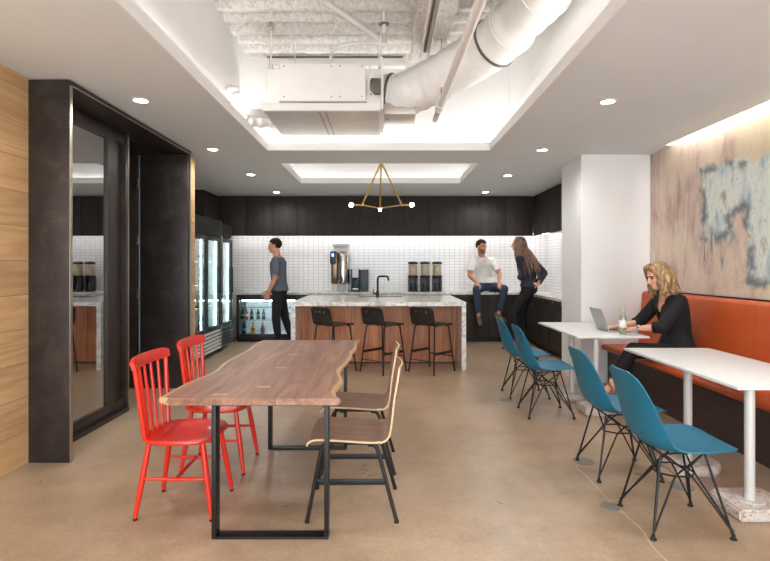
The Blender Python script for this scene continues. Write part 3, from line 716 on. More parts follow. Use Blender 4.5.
bm = BM(); box(bm, sx0, sx0 + .01, sy0, sy1, .70, CT - .01); box(bm, sx1 - .01, sx1, sy0, sy1, .70, CT - .01); box(bm, sx0, sx1, sy0, sy0 + .01, .70, CT - .01); box(bm, sx0, sx1, sy1 - .01, sy1, .70, CT - .01); box(bm, sx0, sx1, sy0, sy1, .69, .70)
part('sink_basin', bm, 'bronze', isl)
f = thing('tap', 'tall matt black kitchen tap on the marble island', 'tap', (-.1, 8.1, CT))
bm = BM(); lathe(bm, [(0, CT), (.035, CT), (.035, CT + .008), (.022, CT + .012), (.022, CT + .10), (0, CT + .10)], (-.1, 8.1, 0)); part('base', bm, 'black', f)
part('spout', tube(BM(), rounded([(-.1, 8.1, CT + .08), (-.1, 8.1, CT + .33), (.06, 8.19, CT + .33), (.075, 8.2, CT + .26)], .05, 7), .016, 12), 'black', f)
bm = BM(); cyl(bm, (-.115, 8.1, CT + .06), (-.16, 8.1, CT + .06), .014); cyl(bm, (-.165, 8.1, CT + .05), (-.17, 8.09, CT + .13), .008); part('lever', bm, 'black', f)

# ------------------------------------------------------------------ bench, mural, floor covers
mu = tag(part('mural', prism(BM(), [(-1.65, 1.135), (6.215, 1.135), (6.215, CZ - .001), (5.749, CZ - .001), (5.749, 2.925), (-1.65, 2.925)], 3.225, 3.249, 'yz'), 'mural'), 'large stained metal mural in dusty pink and pale blue above the tan bench', 'artwork')
be = thing('bench', 'long built-in bench with tan leather seat and back on dark wood base', 'bench', (2.95, 3.0, 0))
part('base', box(BM(), 2.70, 3.2, -1.5, 6.2, 0, .41), 'black_wood_h', be)
def cushion(bm, prof, y0, y1, r=.012):
    ys = [(y0, .985), (y0 + r * .4, .995), (y0 + r, 1.0), (y1 - r, 1.0), (y1 - r * .4, .995), (y1, .985)]
    cx = sum(p[0] for p in prof) / len(prof); cz = sum(p[1] for p in prof) / len(prof)
    skin(bm, [[bm.verts.new((cx + (a - cx) * s, y, cz + (b - cz) * s)) for a, b in prof] for y, s in ys]); return bm
def arcpts(cx, cz, r, a0, a1, n=6): return [(cx + r * math.cos(math.radians(a0 + (a1 - a0) * k / n)), cz + r * math.sin(math.radians(a0 + (a1 - a0) * k / n))) for k in range(n + 1)]
seat = arcpts(2.655, .445, .032, 270, 90) + [(3.06, .482), (3.06, .413)]
backp = [(3.222, .415), (3.075, .415)] + [(3.073, .50), (3.085, .75), (3.11, 1.0)] + arcpts(3.158, 1.075, .045, 170, 90, 5) + [(3.222, 1.12)]
seams = [6.2, 4.30, 2.40, .5, -1.4]
for a, b in zip(seams[1:], seams):
    part('back_cushion', cushion(BM(), backp, a + .003, b - .003), 'leather', be)
    part('seat_cushion', cushion(BM(), seat, a + .003, b - .003), 'leather', be)
part('painted_shadow_gap', box(BM(), 3.2, 3.224, -1.5, 6.2, 1.121, 1.134), 'black', be)  # black strip stands in for the shade in the gap
for k, (x, y, r) in enumerate(((1.45, 3.73, .075), (1.92, 3.31, .075), (1.335, 3.03, .055), (1.30, 5.45, .07))):
    bm = BM(); lathe(bm, [(0, .0), (r, 0), (r, .003), (r * .86, .004), (0, .004)], (0, 0, 0), 28)
    o = tag(part('floor_cover', bm, 'plaster_grey'), ['round metal floor cover under the feet of the second blue chair', "round metal floor cover below the largest blue chair's wires", 'small grey round floor cover on the concrete joint line', 'round metal floor cover beside the blue chairs at the far white table'][k], 'floor cover', 'round floor covers'); o.location = (x, y, 0)
# ------------------------------------------------------------------ walnut slab table
tb = thing('dining_table', 'live-edge walnut slab table on dark flat-steel hoop legs', 'table', (-.69, 3.66, 0))
T1, T0 = .742, .706
Lp = [(-1.168, 2.63), (-1.160, 2.80), (-1.150, 2.98), (-1.112, 3.20), (-1.10, 3.35), (-1.128, 3.6), (-1.122, 3.95), (-1.108, 4.2), (-1.128, 4.45), (-1.114, 4.70)]
Rp = [(-.236, 2.63), (-.255, 2.74), (-.262, 2.85), (-.244, 2.98), (-.25, 3.1), (-.281, 3.3), (-.272, 3.5), (-.246, 3.75), (-.245, 4.01), (-.226, 4.25), (-.238, 4.5), (-.22, 4.70)]
Lc = catmull([(x, y, 0) for x, y in Lp], 7); Rc = catmull([(x, y, 0) for x, y in Rp], 6)
def at(curve, y):
    for a, b in zip(curve, curve[1:]):
        if a.y <= y <= b.y + 1e-6: return a.x + (b.x - a.x) * (y - a.y) / max(1e-6, b.y - a.y)
    return curve[-1].x
bm = BM(); rings_ = []
N = 70
for k in range(N + 1):
    y = 2.63 + 2.07 * k / N; l = at(Lc, y) + .006 * mnoise.noise(V((0, y * 9, 1))); r = at(Rc, y) + .008 * mnoise.noise(V((5, y * 10, 2)))
    wl = .028 + .010 * mnoise.noise(V((2, y * 4, 0))); wr = .024 + .014 * mnoise.noise(V((8, y * 4, 0)))
    pr = [(l + .012, T0), (l + .002, T0 + .012), (l, T1 - .014), (l + .006, T1 - .002), (l + wl, T1), (r - wr, T1), (r - .005, T1 - .002), (r, T1 - .014), (r - .006, T0 + .012), (r - .018, T0)]
    rings_.append([bm.verts.new((x, y, z)) for x, z in pr])
for a, b in zip(rings_, rings_[1:]):
    for j in range(10):
        f_ = bm.faces.new((a[j], a[(j + 1) % 10], b[(j + 1) % 10], b[j])); f_.material_index = 1 if j in (0, 1, 2, 3, 5, 6, 7, 8) else 0
bm.faces.new(rings_[0][::-1]); bm.faces.new(rings_[-1])
part('tabletop', bm, ['walnut_top', 'sapwood'], tb)
for x, y in ((-.865, 2.712), (-.675, 2.885), (-.687, 3.42), (-.692, 3.92), (-.70, 4.42)):
    a, b, c = .037, .012, .017
    part('butterfly_key', prism(BM(), [(x - a, y - c), (x, y - b), (x + a, y - c), (x + a, y + c), (x, y + b), (x - a, y + c)], T1 - .01, T1 + .0006, 'xy'), 'key', tb)
part('joint_line', box(BM(), -.6915, -.6895, 2.629, 2.66, T0, T1 + .0004), 'walnut_top', tb)
for y in (2.70, 4.0):
    bm = BM()
    for x in (-.885, -.30): box(bm, x - .011, x + .011, y - .035, y + .035, .012, T0 - .001, .001)
    box(bm, -.896, -.289, y - .035, y + .035, 0, .012, .001); box(bm, -.896, -.289, y - .035, y + .035, T0 - .012, T0 - .0005)
    part('leg', bm, 'black', tb)

# ------------------------------------------------------------------ red spindle chairs (face +x in local space)
def red_chair(label, loc):
    t = thing('spindle_chair', label, 'chair', loc, 0, 'red spindle chairs'); P = lambda n, bm, p=t: part(n, bm, 'red', p, world=False)
    bm = BM(); out = []
    for k in range(48):
        a = 2 * PI * k / 48; c, s = math.cos(a), math.sin(a)
        q = .62; x = .215 * math.copysign(abs(c) ** q, c); y = .225 * math.copysign(abs(s) ** q, s) * (1 + .06 * c)
        out.append((x, y))
    prof = [(.86, .420), (.97, .428), (1.0, .438), (.985, .449), (.93, .453), (.75, .447), (.45, .441), (.12, .440)]
    rr = [[bm.verts.new((x * s, y * s, z + (.006 if s < .8 and x > 0 else 0) * abs(math.cos(math.atan2(y, x))) ** 4)) for x, y in out] for s, z in prof]
    skin(bm, rr); P('seat', bm)
    for sx, sy in ((1, 1), (1, -1), (-1, 1), (-1, -1)):
        top = V((sx * .15, sy * .15, .428)); ft = V((sx * .215, sy * .19 if sx > 0 else sy * .185, 0.012))
        lg = P('leg', tube(BM(), [top, top.lerp(ft, .45), top.lerp(ft, .8), ft], [.014, .0175, .0145, .012], 12))
        part('foot_pad', cyl(BM(), ft, ft - V((sx * .002, sy * .001, .012)), .0125, .0125), 'rubber', lg, world=False)
    pt = lambda sx, sy, z: V((sx * .15, sy * .15, .428)).lerp(V((sx * .215, sy * .187, .012)), (.428 - z) / .416)
    for sy in (1, -1): P('stretcher', tube(BM(), [pt(-1, sy, .225), V((0, sy * .167, .222)), pt(1, sy, .225)], [.008, .011, .008], 10))
    P('stretcher', tube(BM(), [(0, -.167, .222), (0, 0, .222), (0, .167, .222)], [.008, .011, .008], 10))
    def back(yf, z):    # point on the curved back; yf in -1..1
        k = (z - .44) / .46; y = yf * (.165 + .055 * k); x = -.182 - .028 * k - .03 * k * (1 - yf * yf) * 1.0 + .012 * (1 - k) * yf * yf
        return V((x, y, z))
    for j, yf in enumerate((-.94, -.57, -.19, .19, .57, .94)):
        edge = j in (0, 5)
        pts = [back(yf, z) for z in (.435, .58, .72, .86)]
        P('post' if edge else 'spindle', tube(BM(), pts, [.015, .0145, .0135, .0125] if edge else [.008, .0105, .0095, .008], 10))
    rows = []
    for i in range(6):
        z = .842 + .066 * i / 5; rows.append([])
        for k in range(17):
            yf = -1.08 + 2.16 * k / 16; e = abs(yf) / 1.08
            zz = z + (-.020 if i > 2 else .004) * (e ** 6) * (1 if i > 2 else 1); p = back(max(-1.08, min(1.08, yf)), zz); p.x -= .006 * (i / 5) ** 2
            rows[-1].append(p)
    bm = BM(); sheet(bm, rows, .022); bmesh.ops.bevel(bm, geom=[e for e in bm.edges if len(e.link_faces) == 2 and e.calc_face_angle(0) > .9], offset=.006, segments=2, affect='EDGES')
    P('crest_rail', bm)
    return t
rc = red_chair('red spindle-back chair at the near corner of the walnut table', (-1.175, 3.05, 0))
dup(rc, (-1.17, 3.68, 0), 0, 'red spindle-back chair farther along the walnut table, partly hidden by its top')

# ------------------------------------------------------------------ bent walnut ply chairs (local +x is forward)
def ply_chair(label, loc, rot):
    t = thing('ply_chair', label, 'chair', loc, rot, 'bent plywood chairs'); P = lambda n, bm, m, p=t: part(n, bm, m, p, world=False)
    prof = catmull([(.255, 0, .400), (.240, 0, .432), (.19, 0, .449), (.05, 0, .444), (-.08, 0, .436), (-.165, 0, .438), (-.205, 0, .462), (-.225, 0, .52), (-.243, 0, .63), (-.262, 0, .74), (-.282, 0, .85)], 5)
    rows = []; n = len(prof)
    for i, p in enumerate(prof):
        v = i / (n - 1); wd = .205 + .01 * math.sin(v * PI)
        if v < .06: wd -= .03 * (1 - v / .06) ** 2
        if v > .93: wd -= .035 * ((v - .93) / .07) ** 2
        if .45 < v < .75: wd -= .02 * math.sin((v - .45) / .3 * PI)
        bow = .02 if v > .6 else 0
        rows.append([V((p.x + bow * (abs(u) ** 2 - .3) * min(1, (v - .6) * 4 if v > .6 else 0), u * wd, p.z + (.006 * (u * u) if v < .5 else 0))) for u in [k / 8 - 1 for k in range(17)]])
    P('shell', sheet(BM(), rows, .011, 0, 1), ['walnut_ply', 'ply_edge'])
    for s in (1, -1):
        y = s * .165
        pts = rounded([(.245, s * .215, .008), (.165, y, .428), (-.135, y, .424), (-.25, s * .215, .008)], .05, 6)
        fr = P('leg_frame', tube(BM(), pts, .0115, 10), 'black')
        for q in ((.245, s * .215), (-.25, s * .215)): part('foot_pad', cyl(BM(), (q[0], q[1], 0), (q[0], q[1], .014), .013), 'rubber', fr, world=False)
        bm = BM(); a = V((.206, s * .190, .215)); b = V((-.194, s * .190, .215)); 
        box(bm, b.x, a.x, y + s * .022, y + s * .030, .200, .232, .001); P('side_rail', bm, 'black')
    bm = BM(); box(bm, .10, .125, -.165, .165, .405, .42, .002); P('cross_rail', bm, 'black')
    bm = BM(); box(bm, -.115, -.09, -.165, .165, .402, .417, .002); P('cross_rail', bm, 'black')
    return t
pc = ply_chair('walnut plywood chair with black legs at the near end of slab table', (-.18, 3.055, 0), PI)
dup(pc, (-.18, 3.71, 0), PI, 'walnut plywood chair tucked in behind the nearer plywood chair')

# ------------------------------------------------------------------ bar stools (local +x is forward)
def bar_stool(label, loc, rot):
    t = thing('bar_stool', label, 'stool', loc, rot, 'black bar stools at the island'); P = lambda n, bm, m, p=t: part(n, bm, m, p, world=False)
    prof = catmull([(.205, 0, .622), (.19, 0, .640), (.13, 0, .648), (.0, 0, .640), (-.12, 0, .634), (-.172, 0, .648), (-.192, 0, .69), (-.205, 0, .76), (-.218, 0, .83), (-.224, 0, .875)], 5)
    rows = []; n = len(prof)
    for i, p in enumerate(prof):
        v = i / (n - 1); wd = .20
        if v < .08: wd -= .03 * (1 - v / .08) ** 2
        if v > .86: wd -= .05 * ((v - .86) / .14) ** 3
        rows.append([V((p.x - (.012 * (1 - u * u) if v > .62 else 0), u * wd, p.z)) for u in [k / 7 - 1 for k in range(15)]])
    sh = P('shell', sheet(BM(), rows, .012), 'black_ply')
    for y in (-.085, .085):
        part('screw_cap', cyl(BM(), (-.218, y, .815), (-.234, y, .815), .016), 'brass', sh, world=False)
    bm = BM(); sphere(bm, (-.231, 0, .815), (.005, .038, .016), 14); part('back_plate', bm, 'grey_plastic', sh, world=False)
    for y in (-.02, .012): part('plate_mark', cyl(BM(), (-.232, y, .815), (-.238, y, .815), .013), 'chrome', sh, world=False)
    for sx in (1, -1):
        for sy in (1, -1):
            lg = P('leg', tube(BM(), rounded([(sx * .10, sy * .15, .628), (sx * .15, sy * .165, .622), (sx * .225, sy * .215, .006)], .03, 4), .0105, 10), 'black')
            part('foot_pad', cyl(BM(), (sx * .225, sy * .215, 0), (sx * .225, sy * .215, .012), .013), 'rubber', lg, world=False)
    g = lambda sx, sy, z: V((sx * .15, sy * .165, .622)).lerp(V((sx * .225, sy * .215, .006)), (.622 - z) / .616)
    for sy in (1, -1): P('side_rail', tube(BM(), [g(1, sy, .27), g(-1, sy, .27)], .006, 10, flat=3.0), 'black')
    P('footrest', tube(BM(), [g(1, 1, .205), g(1, -1, .205)], .0085, 8), 'black')
    P('stretcher', tube(BM(), [g(-1, 1, .17), g(-1, -1, .17)], .006, 8), 'black')
    return t
s0 = bar_stool('black bar stool at the island nearest the walking man', (-.685, 6.93, 0), PI * .235 + .07)
dup(s0, (-.01, 6.93, 0), PI * .235 + .07, 'black bar stool in the middle of three at the island')
dup(s0, (.645, 6.93, 0), PI * .235 + .07, 'black bar stool at the island end nearest the blue chairs')

# ------------------------------------------------------------------ blue shell chairs on wire bases (local +x is forward)
def shell_chair(label, loc, rot=0):
    t = thing('shell_chair', label, 'chair', loc, rot, 'blue shell chairs on wire bases'); P = lambda n, bm, m, p=t: part(n, bm, m, p, world=False)
    ctrl = [(.268, .436), (.252, .454), (.19, .462), (.07, .446), (-.06, .432), (-.145, .442), (-.200, .485), (-.232, .555), (-.255, .645), (-.275, .735), (-.295, .815), (-.304, .852)]
    wid = [.085, .155, .212, .234, .234, .232, .228, .222, .214, .200, .170, .095]
    cur = [0, .003, .010, .022, .038, .058, .072, .070, .056, .038, .018, .006]
    n = 5; cc = catmull([(c[0], w_, c[1]) for c, w_ in zip(ctrl, wid)], n); ck = catmull([(q, 0, 0) for q in cur], n)
    rows = []
    for i, p in enumerate(cc):
        a = cc[max(0, i - 1)]; b = cc[min(len(cc) - 1, i + 1)]; tx, tz = (b.x - a.x), (b.z - a.z); L = math.hypot(tx, tz); nx_, nz_ = tz / L, -tx / L   # towards the sitter
        rows.append([V((p.x + nx_ * ck[i].x * abs(u) ** 2.6, u * p.y, p.z + nz_ * ck[i].x * abs(u) ** 2.6)) for u in [k / 10 - 1 for k in range(21)]])
    P('shell', sheet(BM(), rows, .008), 'blue')
    r = .0052
    F = {(sx, sy): V((sx * .208, sy * .188, .012)) for sx in (1, -1) for sy in (1, -1)}
    Mt = {(sx, sy): V((sx * .115 - .01, sy * .105, .428)) for sx in (1, -1) for sy in (1, -1)}
    for k in F:
        sx, sy = k
        bm = BM(); tube(bm, [F[k], Mt[k]], r * 1.25, 8); tube(bm, rounded([F[k] + V((0, 0, .02)), (sx * .045, sy * .10, .295), (-sx * .10, sy * .10, .41)], .03, 4), r, 8)
        tube(bm, rounded([F[k] + V((0, 0, .03)), (sx * .10, sy * .03, .285), (sx * .10, -sy * .10, .41)], .03, 4), r, 8)
        lg = P('leg', bm, 'black')
        bm = BM(); lathe(bm, [(0, 0), (.016, 0), (.017, .006), (.009, .014), (.008, .03), (0, .03)], F[k] - V((0, 0, .012)), 12); part('foot_glide', bm, 'rubber', lg, world=False)
    bm = BM()
    for sy in (1, -1): tube(bm, [(-.13, sy * .105, .414), (.12, sy * .105, .426)], r, 8)
    for sx in (1, -1): tube(bm, [(sx * .115 - .01, -.125, .418), (sx * .115 - .01, .125, .418)], r, 8)
    tube(bm, [(.10, -.03, .285), (.045, -.10, .292), (-.045, -.10, .292), (-.10, -.03, .285), (-.10, .03, .285), (-.045, .10, .292), (.045, .10, .292), (.10, .03, .285), (.10, -.03, .285)], r, 8)
    P('wire_brace', bm, 'black')
    return t
e0 = shell_chair('blue shell chair on black wire legs, largest, at near end of white table', (1.605, 2.85, 0))
dup(e0, (1.62, 3.56, 0), 0, 'blue shell chair behind the largest one, at the same white table')
dup(e0, (1.555, 4.95, 0), 0, "blue shell chair at the near corner of the laptop table")
dup(e0, (1.555, 5.66, 0), 0, 'blue shell chair farthest away, in front of the standing woman\'s boots')

# ------------------------------------------------------------------ white tables on terrazzo feet
def white_table(label, x0, x1, y0, y1, posts, g='white cafe tables'):
    t = thing('cafe_table', label, 'table', ((x0 + x1) / 2, (y0 + y1) / 2, 0), 0, g)
    part('tabletop', box(BM(), x0, x1, y0, y1, .722, .742, .004), 'table_white', t)
    part('under_rail', box(BM(), x0 + .06, x0 + .20, y0 + .08, y1 - .08, .708, .7215), 'post', t)
    for k, (px, py) in enumerate(posts):
        p = part('post', cyl(BM(), (px, py, .0725), (px, py, .71), .027, seg=20), 'post', t)
        bm = BM(); lathe(bm, [(0, .069), (.075, .069), (.075, .074), (0, .074)], (px, py, 0), 28); part('base_plate', bm, 'post', p)
        a, b = .17, .155; cx, cy = px + .025, py + .02
        bm = BM(); prism(bm, [(cx - a, cy - b), (cx + a * .55, cy - b), (cx + a, cy - b * .5), (cx + a, cy + b), (cx - a * .7, cy + b), (cx - a, cy + b * .75)], 0, .068, 'xy')
        bmesh.ops.bevel(bm, geom=bm.edges[:], offset=.012, segments=2, affect='EDGES'); part('terrazzo_foot', bm, 'terrazzo', t)
    return t
white_table('white table in front, empty, with two posts on terrazzo feet', 1.985, 2.69, 2.88, 4.25, [(2.115, 2.97), (2.12, 3.58)])
white_table('far white table carrying the laptop and glass bottle', 1.86, 2.56, 4.94, 6.20, [(2.06, 4.99), (2.02, 5.52)])
TT = .742
lp = thing('laptop', 'open silver laptop on the far white table', 'laptop', (2.42, 5.40, TT))
bm = BM(); box(bm, 2.305, 2.52, 5.25, 5.55, TT + .002, TT + .016, .004); b_ = part('base', bm, 'alu', lp)
part('keyboard', box(BM(), 2.325, 2.42, 5.27, 5.53, TT + .016, TT + .0175), 'dgrey', b_)
part('trackpad', box(BM(), 2.435, 2.505, 5.35, 5.45, TT + .016, TT + .0168), 'alu', b_)
bm = BM(); a = V((2.303, 0, TT + .014)); b = V((2.222, 0, TT + .235)); nrm = V((b.z - a.z, 0, -(b.x - a.x))).normalized() * .004
rows = [[V((p.x, y, p.z)) for y in (5.25, 5.26, 5.40, 5.54, 5.55)] for p in (a, a.lerp(b, .03), a.lerp(b, .97), b)]
sheet(bm, rows, .008); scr = part('screen_lid', bm, 'alu', lp)
M['lcd'] = plain('dark_display', hexc(40, 46, 54), .15)
bm = BM(); rows = [[V((p.x, y, p.z)) + nrm * 1.15 for y in (5.262, 5.538)] for p in (a.lerp(b, .06), a.lerp(b, .95))]; sheet(bm, rows, .0006); part('display', bm, 'lcd', scr)
bt = thing('glass_bottle', 'clear green-tinted glass bottle with pale label beside the laptop', 'bottle', (2.372, 5.10, TT))
bm = BM(); lathe(bm, [(0, 0), (.033, .0), (.035, .012), (.035, .15), (.031, .175), (.019, .21), (.0145, .235), (.014, .272), (.016, .276), (.016, .286), (.012, .286)], (2.372, 5.10, TT), 24); part('bottle_body', bm, 'bottle_glass', bt)
bm = BM(); lathe(bm, [(0, .005), (.031, .005), (.031, .032), (0, .032)], (2.372, 5.10, TT), 20); part('drink', bm, 'bottle_green', bt)
bm = BM(); lathe(bm, [(.0352, .07), (.0358, .072), (.0358, .135), (.0352, .137)], (2.372, 5.10, TT), 24); part('paper_label', bm, 'label_white', bt)

# ------------------------------------------------------------------ brass pendant
pd = thing('pendant_light', 'brass three-armed pendant light with glowing globe bulbs', 'pendant light', (-.04, 7.5, 3.13))
A_ = V((-.04, 7.55, 2.95)); nl = V((-.318, 7.45, 2.305)); nr = V((.258, 7.45, 2.305)); nf = V((-.062, 7.95, 2.315))
part('rod', tube(BM(), [(-.04, 7.55, 3.13), (-.04, 7.55, 2.86)], .017, 12), 'brass', pd)
bm = BM(); lathe(bm, [(0, 3.10), (.06, 3.10), (.06, 3.129), (0, 3.129)], (-.04, 7.55, 0), 24); part('ceiling_rose', bm, 'brass', pd)
for q in (nl, nr, nf): part('arm', tube(BM(), [A_, q + (q - A_).normalized() * .02], .0125, 12), 'brass', pd)
bm = BM()
for a, b in ((nl, nf), (nr, nf)): tube(bm, [a, b], .010, 10)
part('frame_bar', bm, 'brass', pd)
for q, d in ((nl, V((-1, 0, .01))), (nr, V((1, 0, .01))), (nf, V((0, .1, -1)))):
    d = d.normalized(); k = (.128 if d.x < 0 else .118) if abs(d.x) > .5 else .012
    so = part('socket', cyl(BM(), q, q + d * k, .011 if k > .1 else .014, .015, 14), 'brass', pd)
    bm = BM(); rb = .031 if k > .1 else .02; sphere(bm, q + d * (k + rb * .9), rb, 18); part('bulb', bm, 'bulb', so)

# ------------------------------------------------------------------ plant above: air handler, duct, pipes, rods, beams
ah = thing('air_handler', 'white box air handler hanging in the open ceiling well', 'air handler', (-.58, 5.3, 3.9))
part('casing', box(BM(), -1.125, -.02, 4.93, 5.80, 2.935, 3.31, .004), 'hvac', ah)
part('flange', box(BM(), -1.165, -.035, 4.90, 5.84, 2.905, 2.975, .002), 'hvac', ah)
part('bottom_panel', box(BM(), -1.15, -.05, 4.91, 5.83, 2.90, 2.9045), 'hvac_bottom', ah)
for x in (-.62, -.56): part('panel_seam', box(BM(), x - .004, x + .004, 4.91, 5.83, 2.8975, 2.8999), 'gasket', ah)
cv = part('access_cover', box(BM(), -.99, -.175, 4.885, 4.929, 3.005, 3.345, .003), 'hvac', ah)
part('access_cover', box(BM(), -.448, -.175, 4.880, 4.8849, 3.01, 3.34, .002), 'hvac', ah)
part('cover_lip', box(BM(), -1.0, -.165, 4.865, 4.93, 2.985, 3.004, .002), 'hvac', ah)
for x in (-.95, -.50, -.42, -.21):
    for z in (3.03, 3.32): part('screw', cyl(BM(), (x, 4.885 - (.005 if x > -.45 else 0), z), (x, 4.877 - (.005 if x > -.45 else 0), z), .006, seg=8), 'gasket', ah)
part('control_box', box(BM(), -.13, -.035, 4.86, 4.93, 3.06, 3.20, .003), 'gasket', ah)
part('side_plate', box(BM(), -.03, -.005, 4.90, 5.80, 2.92, 3.36, .002), 'hvac', ah)
part('wires', tube(BM(), catmull([(-.14, 4.90, 3.34), (-.11, 4.86, 3.26), (-.15, 4.85, 3.12), (-.10, 4.86, 3.04), (-.05, 4.88, 3.02)], 6), .006, 8), 'white_plastic', ah)
part('wires', tube(BM(), catmull([(.05, 4.9, 3.10), (.02, 4.86, 3.0), (.08, 4.85, 2.96), (.13, 4.88, 3.02), (.09, 4.9, 3.08), (.05, 4.9, 3.02)], 6), .005, 8), 'white_plastic', ah)
part('end_box', box(BM(), .0, .32, 5.15, 5.78, 2.945, 3.06, .003), 'hvac_bottom', ah)
part('intake_plenum', box(BM(), -1.42, -1.13, 5.05, 5.75, 2.985, 3.46, .004), 'hvac', ah)
part('intake_plenum', box(BM(), -1.40, -1.13, 5.0, 5.80, 2.95, 2.984, .002), 'hvac', ah)
wb = tag(part('wrapped_pipe', tube(BM(), catmull([(-1.6, 5.3, 3.18), (-1.52, 5.22, 3.20), (-1.48, 5.18, 3.10), (-1.46, 5.2, 2.98), (-1.38, 5.3, 2.92), (-1.2, 5.4, 2.94)], 6), [.06 + .012 * math.sin(k * 1.9) for k in range(31)], 14), 'duct'), 'crumpled white wrapped pipe beside the air handler box', 'pipe')
# duct
dpts = []
for px, py, Y in ((386, 97, 5.35), (402, 96, 5.3), (430, 83, 5.2), (460, 66, 5.0), (490, 47, 4.75), (518, 21, 4.4), (545, -8, 3.95)):
    dpts.append(V(((px - 384) * Y / 513, Y, 1.42 + (266 - py) * Y / 513)))
dpts += [V((1.24, 3.5, 3.58)), V((1.2, 2.9, 3.59)), V((1.2, 1.2, 3.59))]
du = thing('duct', 'fat white round duct bending up from the air handler', 'duct', (.4, 5.2, 3.9))
dc = catmull(dpts, 8)
part('duct_body', tube(BM(), dc, [(.222 if k < 40 else .20) + .006 * math.sin(k * 2.1) for k in range(len(dc))], 28), 'duct', du)
for k, mt in ((2, 'gasket'), (33, 'gasket'), (38, 'duct'), (48, 'duct')):
    kr = .226 if k < 40 else .204; a = dc[k]; b = dc[k + 1]; d = (b - a).normalized(); u, w_ = frame_of(d); bm = BM(); rs = []
    for s, rr_ in ((0, kr), (0, kr + .012), (.022, kr + .012), (.022, kr)): rs.append(ring(bm, a + d * s, u * rr_, w_ * rr_, 28))
    skin(bm, rs, cap=False, closed=True); part('clamp_band', bm, mt, du)
def pipe(name, pts, r, label, mat='hvac', cat='pipe', seg=12, group=None): return tag(part(name, tube(BM(), pts, r, seg), mat), label, cat, group)
sp = thing('sprinkler_pipe', 'long white pipe running past the duct with a bare threaded end', 'pipe', (.58, 4, 3.9))
part('pipe_run', tube(BM(), [(.60, .45, 3.0), (.555, 5.15, 3.0)], .034, 16), 'hvac', sp)
part('coupling', tube(BM(), [(.5565, 5.02, 3.0), (.555, 5.18, 3.0)], .042, 16), 'duct', sp)
part('pipe_end', tube(BM(), [(.555, 5.15, 3.0), (.552, 5.56, 3.0)], .027, 14), 'gasket', sp)
part('hanger', box(BM(), .553, .560, 4.98, 5.0, 3.0, 3.90), 'gasket', sp)
bp = thing('branch_pipe', 'white pipe slanting across the corrugated deck above air handler', 'pipe', (-.3, 5, 3.9))
part('pipe_run', tube(BM(), [(-.95, 4.0, 3.83), (-.02, 5.5, 3.83)], .027, 14), 'hvac', bp)
part('riser', tube(BM(), [(.0, 5.52, 3.80), (.0, 5.52, 3.99)], .033, 14), 'hvac', bp)
sh_ = thing('fire_sprinkler', 'small sprinkler head with dark rosette under the corrugated deck', 'sprinkler', (0, 5.0, 3.7))
part('stem', tube(BM(), [(.0, 4.95, 3.66), (.0, 4.95, 3.93)], .02, 12), 'hvac', sh_)
bm = BM(); lathe(bm, [(0, 3.74), (.045, 3.745), (.05, 3.755), (0, 3.765)], (.0, 4.95, 0), 16); part('deflector', bm, 'gasket', sh_)
pipe('conduit', rounded([(-.545, 5.25, 3.30), (-.545, 5.25, 3.62), (-.35, 5.25, 3.70), (-.10, 5.25, 3.70)], .22, 8), .018, 'bent white conduit rising from the top of air handler')
for k, (x, y, L) in enumerate(((-1.09, 4.95, 'thin threaded hanging rod with turnbuckle at the air handler corner, plenum side'), (-.99, 5.70, 'thin hanging rod at the back of air handler, plenum side'), (-.03, 5.05, 'thin threaded hanging rod at the air handler end near duct'), (-.06, 5.72, 'thin hanging rod at the back of air handler near the duct'))):
    t = thing('hanging_rod', L, 'rod', (x, y, 3.93), 0, 'hanging rods of the air handler')
    part('rod', tube(BM(), [(x, y, 2.99), (x, y, 3.95)], .0075, 8), 'hvac', t)
    z = 3.72 if k == 0 else 3.42
    bm = BM(); box(bm, x - .022, x + .022, y - .022, y + .022, z - .05, z + .05, .006); box(bm, x - .03, x + .03, y - .03, y + .03, z - .012, z + .012, .003); part('turnbuckle', bm, 'chrome' if k == 0 else 'hvac', t)
pipe('hanging_rod', [(-.055, 4.6, 3.78), (-.055, 4.6, 3.96)], .008, 'short rod hanging above the slanting branch pipe', cat='rod')
# fireproofed beam and channel
bm = BM(); sec = []
for k in range(14): sec.append((.29 + .33 * k / 13, 3.64))
for k in range(1, 6): sec.append((.62, 3.64 + .05 * k / 5))
for k in range(5): sec.append((.62 - .10 * k / 4, 3.70 + .03 * k / 4))
sec += [(.50, 3.80), (.50, 3.97), (.41, 3.97), (.41, 3.80)]
for k in range(5): sec.append((.39 - .10 * k / 4, 3.73 - .03 * k / 4))
rs = []
for i_ in range(191):
    y = .4 + 5.2 * i_ / 190
    rs.append([bm.verts.new(V((x, y, z)) + V((mnoise.noise(V((x * 16, y * 16, z * 16))), 0, mnoise.noise(V((x * 16 + 7, y * 16, z * 16 + 3))))) * .032 + V((mnoise.noise(V((x * 50, y * 50, z * 50))), 0, mnoise.noise(V((x * 50, y * 50 + 9, z * 50))))) * .012) for x, z in sec])
skin(bm, rs)
o = struct('ceiling_beam', bm, 'deck', sharp=80)
ch = thing('channel_strut', 'slotted metal channel hanging beneath the fireproofed beam', 'channel', (.41, 4.5, 3.65))
bm = BM(); box(bm, .365, .372, 2.0, 5.2, 3.50, 3.58); box(bm, .443, .45, 2.0, 5.2, 3.50, 3.58); box(bm, .365, .45, 2.0, 5.2, 3.575, 3.58); part('channel', bm, 'hvac', ch)
part('inset', box(BM(), .398, .418, 2.0, 5.15, 3.56, 3.574), 'gasket', ch)
for y in (2.6, 4.9): part('hanger', tube(BM(), [(.408, y, 3.58), (.408, y, 3.66)], .01, 8), 'hvac', ch)
cb = thing('ledger_channel', 'horizontal channel across the back of the ceiling well', 'channel', (-.5, 6.1, 3.75))
